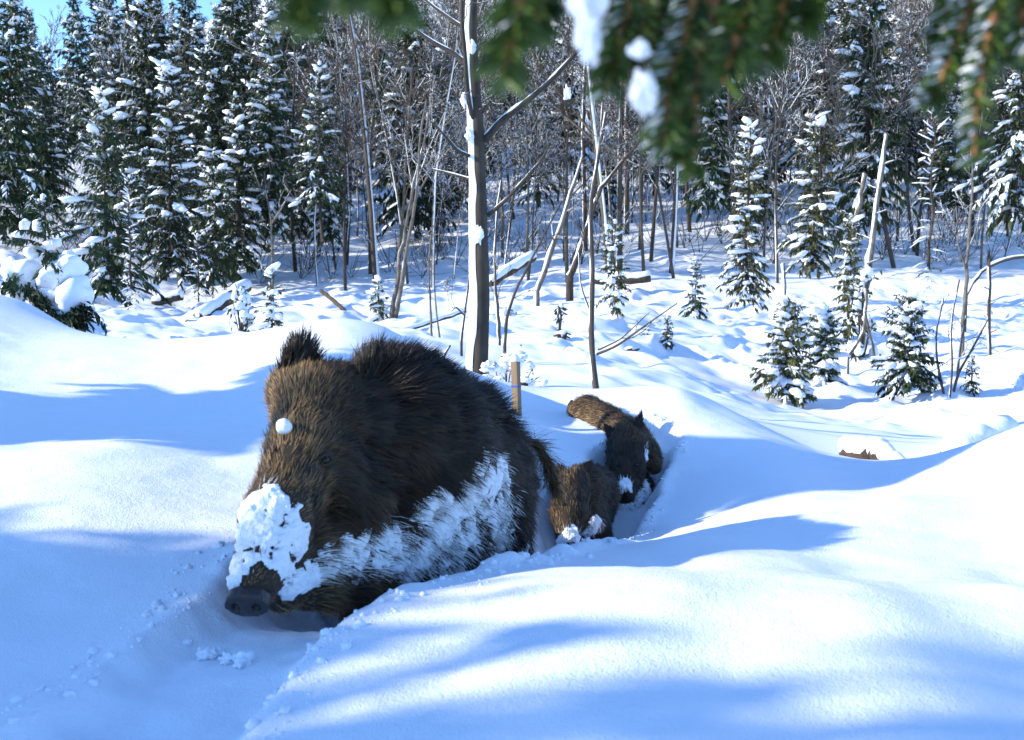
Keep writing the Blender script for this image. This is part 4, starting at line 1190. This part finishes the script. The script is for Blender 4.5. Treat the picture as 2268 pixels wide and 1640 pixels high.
for i, (H, rr, bs, kw, look) in enumerate([
        (8.0, 1.25, .18, dict(whorl=.27, nb=8, spray=.36, sub=20, snow=.6, lumps=.5), 'full-crowned'), (9.0, 1.05, .30, dict(whorl=.30, nb=8, spray=.35, sub=18, snow=.65, lumps=.5), 'tall slim'),
        (7.0, 1.3, .12, dict(whorl=.25, nb=9, spray=.35, sub=20, snow=.5, lumps=.4), 'broad dark'), (10.0, 1.2, .35, dict(whorl=.33, nb=8, spray=.38, sub=18, snow=.5, lumps=.4), 'long-trunked'),
        (8.5, 1.0, .22, dict(whorl=.28, nb=7, spray=.35, sub=17, snow=1.0, lumps=.8, lumpsize=1.1), 'white-plastered'), (6.0, .9, .2, dict(whorl=.24, nb=6, spray=.29, sub=14, snow=.7, lumps=.5, dead=.3), 'ragged half-bare')]):
    SPR.append((spruce(400 + i, H, rr, base=bs, **kw), H, look))
BAR = []
for i, (H, r, kw, look) in enumerate([
        (8.0, .065, dict(kids=5, spread=.55, snow=.65), 'slender'), (9.0, .08, dict(kids=6, spread=.65, snow=.65), 'tall'), (7.0, .05, dict(kids=5, spread=.5, snow=.6, bark=M_BIRCH, twig=M_TWIG), 'pale-stemmed'),
        (6.0, .045, dict(kids=7, spread=.8, snow=.75), 'bushy'), (8.5, .07, dict(kids=6, spread=.6, snow=.6, lean=(.18, 0)), 'leaning'), (5.0, .035, dict(kids=6, spread=.7, snow=.75), 'small frosted')]):
    BAR.append((bare(500 + i, H, r, 3, minr=.009, **kw), H, look))
rng = np.random.default_rng(77)
named = [(20, -40, 33), (72, 128, 42), (140, 108, 46), (85, 38, 78), (203, 8, 62), (242, -20, 66), (282, -50, 47), (365, -60, 52), (455, 60, 48), (520, -70, 41), (588, 70, 45), (640, -60, 56), (700, -70, 54), (752, -50, 58), (430, -60, 66), (320, -40, 70), (170, 150, 70), (560, -60, 62), (820, 30, 64), (612, 20, 38), (1560, 60, 52), (1650, -20, 58), (1850, -30, 56), (1920, 0, 52), (2060, -60, 54), (2260, -60, 48), (1480, -20, 66), (2200, 100, 44), (2330, -50, 40), (-60, -40, 40), (-20, 60, 50), (330, 330, 33), (430, 350, 34), (660, 300, 36), (470, 120, 37)]
spots = []
def spr_put(px, d, H, idx):
    parts, h0, look = SPR[idx]
    x, y = ground_at(px, d)
    place('spruce_tree', parts, x, y, look + ' snowy spruce ' + where(px, d), 'spruce', 'snowy spruces of the wooded slope', sc=H / h0, rz=rng.normal(0, .5), tilt=(rng.normal(0, .015), rng.normal(0, .02)))
    spots.append((x, y))
for i, (px, top, d) in enumerate(named):
    H = top_height(px, top, d)
    spr_put(px, d, float(np.clip(H, 3.5, 14)), [2, 0, 1, 0, 2, 1, 4, 1, 4, 3, 5, 1, 3, 1, 0, 3, 1, 3, 5, 0][i % 20])
def free(x, y, m):
    return all((x - a) ** 2 + (y - b) ** 2 > m * m for a, b in spots)
cnt = 0
for tries in range(6000):
    if cnt >= 225: break
    d = rng.uniform(32, 118); px = rng.uniform(-120, 2390)
    p_s = 1.0 if px < 760 else (.40 if px < 1450 else .9)
    if d > 70: p_s = max(p_s, .55)
    if d < 42 and px > 760: p_s *= .4
    if rng.random() > p_s or (px < 230 and d > 52): continue
    x, y = ground_at(px, d)
    if not free(x, y, 1.2 + d * .010): continue
    spr_put(px, d, rng.uniform(5.5, 10) * (1.0 if px > 250 else .75), int(rng.integers(0, 6))); cnt += 1
cnt = 0
for tries in range(9000):
    if cnt >= 285: break
    d = 30 + 85 * rng.random() ** 1.4; px = rng.uniform(-100, 2370)
    p_b = .22 if px < 740 else (1.0 if px < 1560 else .75)
    if rng.random() > p_b or (px < 230 and d > 70): continue
    x, y = ground_at(px, d)
    if not free(x, y, .7): continue
    parts, h0, look = BAR[int(rng.integers(0, 6))]
    place('bare_tree', parts, x, y, look + ' bare tree ' + where(px, d), 'tree', 'bare trees of the wooded slope', sc=rng.uniform(.7, 1.3), rz=rng.uniform(0, 6.28), tilt=(rng.normal(0, .05), rng.normal(0, .06)))
    spots.append((x, y)); cnt += 1

def thicket():
    """twiggy undergrowth of the slope, nobody could count it"""
    rng = np.random.default_rng(5)
    n = 4200
    d = 33 + 90 * rng.random(n) ** 1.1
    px = rng.uniform(-100, 2370, n)
    ok = (rng.random(n) < .36 + .64 * sstep(44, 64, d)); d = d[ok]; px = px[ok]; n = len(d)
    pos = np.array([at(a, 640, b)[:2] for a, b in zip(px, d)])
    zz = height(pos[:, 0], pos[:, 1])
    k = 11
    P = np.repeat(np.column_stack([pos, zz - .05]), k, 0)
    N = len(P)
    dr = nrm(np.column_stack([rng.normal(0, .42, N), rng.normal(0, .42, N), np.ones(N)]))
    L = rng.uniform(.5, 2.6, N) * np.repeat(rng.uniform(.5, 1.2, n), k)
    st = P + dr * (L * rng.uniform(0, .55, N))[:, None] * (rng.random(N) < .6)[:, None]
    d2 = nrm(dr + rng.normal(0, .45, (N, 3)))
    mid = st + d2 * (L * .5)[:, None]
    tip = mid + nrm(d2 + rng.normal(0, .35, (N, 3))) * (L * .5)[:, None]
    def strip(A, Bm, C, w, off, mb):
        for ax in (np.array([1.0, 0, 0]), np.array([0, .8, .6])):
            v = np.stack([A - ax * w, A + ax * w, Bm - ax * w * .7, Bm + ax * w * .7, C], 1) + off
            b = np.arange(len(A))[:, None] * 5; q = mb.n
            mb.add(v.reshape(-1, 3), b + np.array([[0, 1, 3, 2]])); mb.f.append(b + np.array([[2, 3, 4]]) + q)
    tw = MB(); strip(st, mid, tip, .013, 0, tw)
    o = tw.build('undergrowth', M_TWIG)
    tag(o, 'tangled leafless undergrowth covering the wooded slope', 'undergrowth', kind='stuff')
    m = rng.random(N) < .38
    sn = MB(); strip(st[m], mid[m], tip[m] * .6 + mid[m] * .4, .013, np.array([-.008, 0, .020]), sn)
    c = sn.build('snow', M_SNOW, o); c['kind'] = 'stuff'
thicket()

# ------------------------------------------------------------------ trees beside the camera that shade the near snow
def shade_tree(x, y, H, r, seed, label, **kw):
    place('spruce_tree', spruce(seed, H, r, **kw), x, y, label, 'spruce')
shade_tree(-4.6, 3.25, 4.4, .46, 801, 'dense spruce standing on the bank to the left of the trench', base=.0, whorl=.13, nb=11, spray=.22, sub=30, shape=.45, snow=.3, lumps=.2)
shade_tree(-6.2, 2.92, 5.2, .48, 802, 'taller spruce close behind the dense spruce left of the trench', base=.02, whorl=.14, nb=11, spray=.24, sub=30, shape=.45, snow=.3, lumps=.2)
shade_tree(-7.4, -.05, 2.62, .62, 803, 'squat dense spruce out to the left of the camera', base=.0, whorl=.09, nb=13, spray=.22, sub=34, shape=.12, snow=.3, lumps=.2)
shade_tree(-7.2, .72, 2.46, .60, 805, 'second squat dense spruce beyond the first, left of the camera', base=.0, whorl=.09, nb=13, spray=.22, sub=34, shape=.12, snow=.3, lumps=.2)
shade_tree(-9.0, -.80, 6.4, .66, 804, 'spruce standing level with the camera on its left', base=.0, whorl=.12, nb=10, spray=.22, sub=26, shape=.5, snow=.3, lumps=.2)

# ------------------------------------------------------------------ overhanging spruce at the camera
def overhang():
    rng = np.random.default_rng(21)
    bx, by = .95, -.35
    z = hz(bx, by)
    o = empty('spruce_tree', (bx, by, z)); org = np.array([bx, by, z])
    mb = MB(); zz = np.linspace(-.3, 5.0, 12)
    tube(mb, np.column_stack([.02 * np.sin(zz * 2), .02 * np.cos(zz * 1.7), zz]), np.linspace(.13, .05, 12), 14); mb.build('trunk', M_BARK, o)
    T = lambda px, py, d: at(px, py, d) - org
    crown_from = np.array([0, 0, 1.55])
    def twig(lines, half, white=0.0, dens=1.0, seed=0, limb_at=None):
        r2 = np.random.default_rng(seed)
        pts = np.array([T(*q) for q in lines])
        t = np.linspace(0, 1, len(pts)); tt = np.linspace(0, 1, 24)
        p = np.stack([np.interp(tt, t, pts[:, c]) for c in range(3)], 1)
        # back up to the limb
        top = p[0] + np.array([.03, -.03, .10])
        p = np.concatenate([[top], p])
        mb = MB(); tube(mb, p, np.linspace(.0030, .0012, len(p)), 7)
        tw = mb.build('twig', M_FTWIG, o)
        Ls = np.linalg.norm(np.diff(p, axis=0), axis=1).sum()
        n = int(Ls * 1150 * dens)
        u = r2.random(n) * (len(p) - 1.001); i = u.astype(int); f = (u - i)[:, None]
        c = p[i] * (1 - f) + p[i + 1] * f
        ax = nrm(p[i + 1] - p[i])
        rad = nrm(np.cross(ax, r2.normal(0, 1, (n, 3))))
        d = nrm(rad + ax * r2.uniform(.45, .75, (n, 1)))
        ln = half * r2.uniform(.8, 1.1, n); w = .0010
        def blades(mb, c, d, ln, w):
            k = len(c); s1 = nrm(np.cross(d, r2.normal(0, 1, (k, 3)))); s2 = np.cross(d, s1)
            a = [c + (s1 * math.cos(q) + s2 * math.sin(q)) * w for q in (0, 2.1, 4.2)]
            m = [c + d * (ln * .6)[:, None] + (s1 * math.cos(q) + s2 * math.sin(q)) * w * 1.1 for q in (0, 2.1, 4.2)]
            tp = c + d * ln[:, None]
            v = np.stack(a + m + [tp], 1); b = np.arange(k)[:, None] * 7; q = mb.n
            F4 = np.concatenate([b + np.array([[0, 1, 4, 3]]), b + np.array([[1, 2, 5, 4]]), b + np.array([[2, 0, 3, 5]])])
            mb.add(v.reshape(-1, 3), F4)
            mb.f.append(np.concatenate([b + np.array([[3, 4, 6]]), b + np.array([[4, 5, 6]]), b + np.array([[5, 3, 6]])]) + q)
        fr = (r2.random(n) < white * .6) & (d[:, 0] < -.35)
        mb = MB(); blades(mb, c, d, ln, w); ob = mb.build('needles', M_FNEEDLE, tw, False); ob['kind'] = 'stuff'
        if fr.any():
            mb = MB(); blades(mb, c[fr] + d[fr] * .002 + [-.0004, 0, .0008], d[fr], ln[fr] * .8, .0009); ob = mb.build('frost_sheen', M_SNOW, tw, False); ob['kind'] = 'stuff'  # white blades stand for sunlit sheen and frost on left-pointing needles
        return top
    D = .56
    tops = []
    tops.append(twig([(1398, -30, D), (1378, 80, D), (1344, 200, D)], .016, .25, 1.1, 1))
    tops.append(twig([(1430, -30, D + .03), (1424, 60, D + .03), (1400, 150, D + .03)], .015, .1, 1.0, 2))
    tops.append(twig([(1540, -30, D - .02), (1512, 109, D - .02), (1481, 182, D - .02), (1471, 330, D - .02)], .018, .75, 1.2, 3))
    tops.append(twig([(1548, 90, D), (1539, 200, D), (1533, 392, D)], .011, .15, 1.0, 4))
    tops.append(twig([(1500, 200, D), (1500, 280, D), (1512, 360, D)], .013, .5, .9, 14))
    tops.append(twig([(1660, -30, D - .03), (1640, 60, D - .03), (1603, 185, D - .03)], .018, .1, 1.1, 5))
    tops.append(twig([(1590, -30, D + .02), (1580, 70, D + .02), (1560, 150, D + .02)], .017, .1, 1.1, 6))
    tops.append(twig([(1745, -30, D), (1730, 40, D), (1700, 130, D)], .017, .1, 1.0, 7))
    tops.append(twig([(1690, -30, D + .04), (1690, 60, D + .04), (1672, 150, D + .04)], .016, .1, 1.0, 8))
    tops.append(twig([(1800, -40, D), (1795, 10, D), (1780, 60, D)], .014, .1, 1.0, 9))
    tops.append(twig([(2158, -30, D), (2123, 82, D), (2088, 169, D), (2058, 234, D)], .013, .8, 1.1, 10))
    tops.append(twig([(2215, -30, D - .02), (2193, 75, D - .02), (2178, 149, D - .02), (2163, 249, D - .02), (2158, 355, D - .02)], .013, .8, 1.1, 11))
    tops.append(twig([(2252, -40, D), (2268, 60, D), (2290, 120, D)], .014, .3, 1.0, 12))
    tops.append(twig([(1150, -40, .42), (1140, 60, .42), (1112, 170, .42)], .017, .05, .9, 13))
    tops.append(twig([(1215, -40, .45), (1200, 20, .45), (1185, 70, .45)], .015, .05, .9, 15))
    tops.append(twig([(680, -50, .36), (672, 0, .36), (662, 45, .36)], .013, 0, .8, 16))
    tops.append(twig([(860, -50, .36), (868, 0, .36), (880, 30, .36)], .014, 0, .8, 17))
    tops.append(twig([(780, -60, .38), (790, -10, .38)], .013, 0, .8, 18))
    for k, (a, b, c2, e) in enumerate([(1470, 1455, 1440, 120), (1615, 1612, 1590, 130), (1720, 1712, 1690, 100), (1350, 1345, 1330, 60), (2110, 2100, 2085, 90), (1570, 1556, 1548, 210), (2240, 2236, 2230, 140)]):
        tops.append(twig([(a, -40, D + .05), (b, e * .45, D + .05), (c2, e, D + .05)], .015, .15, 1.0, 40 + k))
    # limbs that carry the hanging twigs
    def carry(idx, via):
        for i in idx:
            t = np.linspace(0, 1, 14)[:, None]; j = rng.normal(0, .05, 3)
            q = crown_from * (1 - t) ** 3 + 3 * t * (1 - t) ** 2 * (via + j + [0, 0, .12]) + 3 * t ** 2 * (1 - t) * (tops[i] + [0, 0, .16] + j * .5) + t ** 3 * tops[i]
            mb = MB(); tube(mb, q, np.linspace(.012, .0028, 14), 8); lm = mb.build('limb', M_BARK, o)
            k = 420; u = rng.uniform(4, 12.99, k); i0 = u.astype(int); f = (u - i0)[:, None]
            ax = nrm(q[i0 + 1] - q[i0]); rd = nrm(np.cross(ax, rng.normal(0, 1, (k, 3))))
            mb = MB(); cards(mb, q[i0] * (1 - f) + q[i0 + 1] * f, nrm(rd + ax * .6), rng.normal(0, 1, (k, 3)), .017, .0022); mb.build('needles', M_FNEEDLE, lm, False)['kind'] = 'stuff'
    carry(range(0, 10), T(1620, -420, .5)); carry(range(10, 13), T(2200, -300, .5)); carry(range(13, 15), T(1300, -420, .42)); carry(range(15, 18), T(900, -420, .36)); carry((18, 19, 20, 21, 23), T(1620, -420, .5)); carry((22, 24), T(2200, -300, .5))
    for px, py, d, ax in ((1300, 5, D - .03, (.0085, .008, .026)), (1306, 72, D - .03, (.006, .006, .014)), (1424, 205, D - .03, (.0065, .006, .0095)), (1414, 112, D - .03, (.0055, .005, .0045))):
        mb = MB(); lump(mb, T(px, py, d), ax, px, ICO3, .5, 2.6); mb.build('snow_lump', M_SNOW, o)
    tag(o, 'spruce at the camera whose needled twigs hang into the top of the view', 'spruce')
overhang()

# ------------------------------------------------------------------ thrown snow
def clods():
    rng = np.random.default_rng(12)
    for px, py, d, r in ((455, 1352, 1.93, .017), (500, 1365, 1.9, .014), (478, 1338, 1.95, .012), (536, 1382, 1.88, .018), (415, 1335, 1.98, .008), (520, 1352, 1.92, .010), (860, 1285, 2.13, .010), (1272, 1212, 3.5, .02)):
        p = at(px, py, d)
        mb = MB(); lump(mb, (0, 0, 0), (r, r * .9, r * .7), px, ICO3, .55, 2.4)
        o = mb.build('snow_clod', M_SNOW); o.location = p
        g = hz(p[0], p[1]); o.location.z = max(g + r * .3, min(p[2], g + r * .6))
        tag(o, 'loose lump of snow thrown up on the edge of the trench', 'snow', 'loose snow lumps along the trench')
    # crumbs along both rims
    n = 900
    t = rng.random(n) * (len(TRENCH) - 1.001); i = t.astype(int); f = (t - i)[:, None]
    c = TRENCH[i] * (1 - f) + TRENCH[i + 1] * f; ab = TRENCH[i + 1] - TRENCH[i]
    nrml = nrm(np.column_stack([-ab[:, 1], ab[:, 0]])) * np.where(rng.random(n) < .5, -1, 1)[:, None]
    w = TR_WIDTH[i] * rng.uniform(.95, 1.5, n)
    q = c + nrml * w[:, None]
    zz = height(q[:, 0], q[:, 1])
    mb = MB()
    for k in range(n):
        r = .0025 + .008 * rng.random() ** 4
        lump(mb, (q[k, 0], q[k, 1], zz[k] + r * .3), (r, r, r * .8), k, ICO0 if r < .005 else ICO1, .6, 2.2)
    o = mb.build('snow_crumbs', M_SNOW)
    tag(o, 'fine snow crumbs scattered along the broken rims of the trench', 'snow', kind='stuff')
clods()
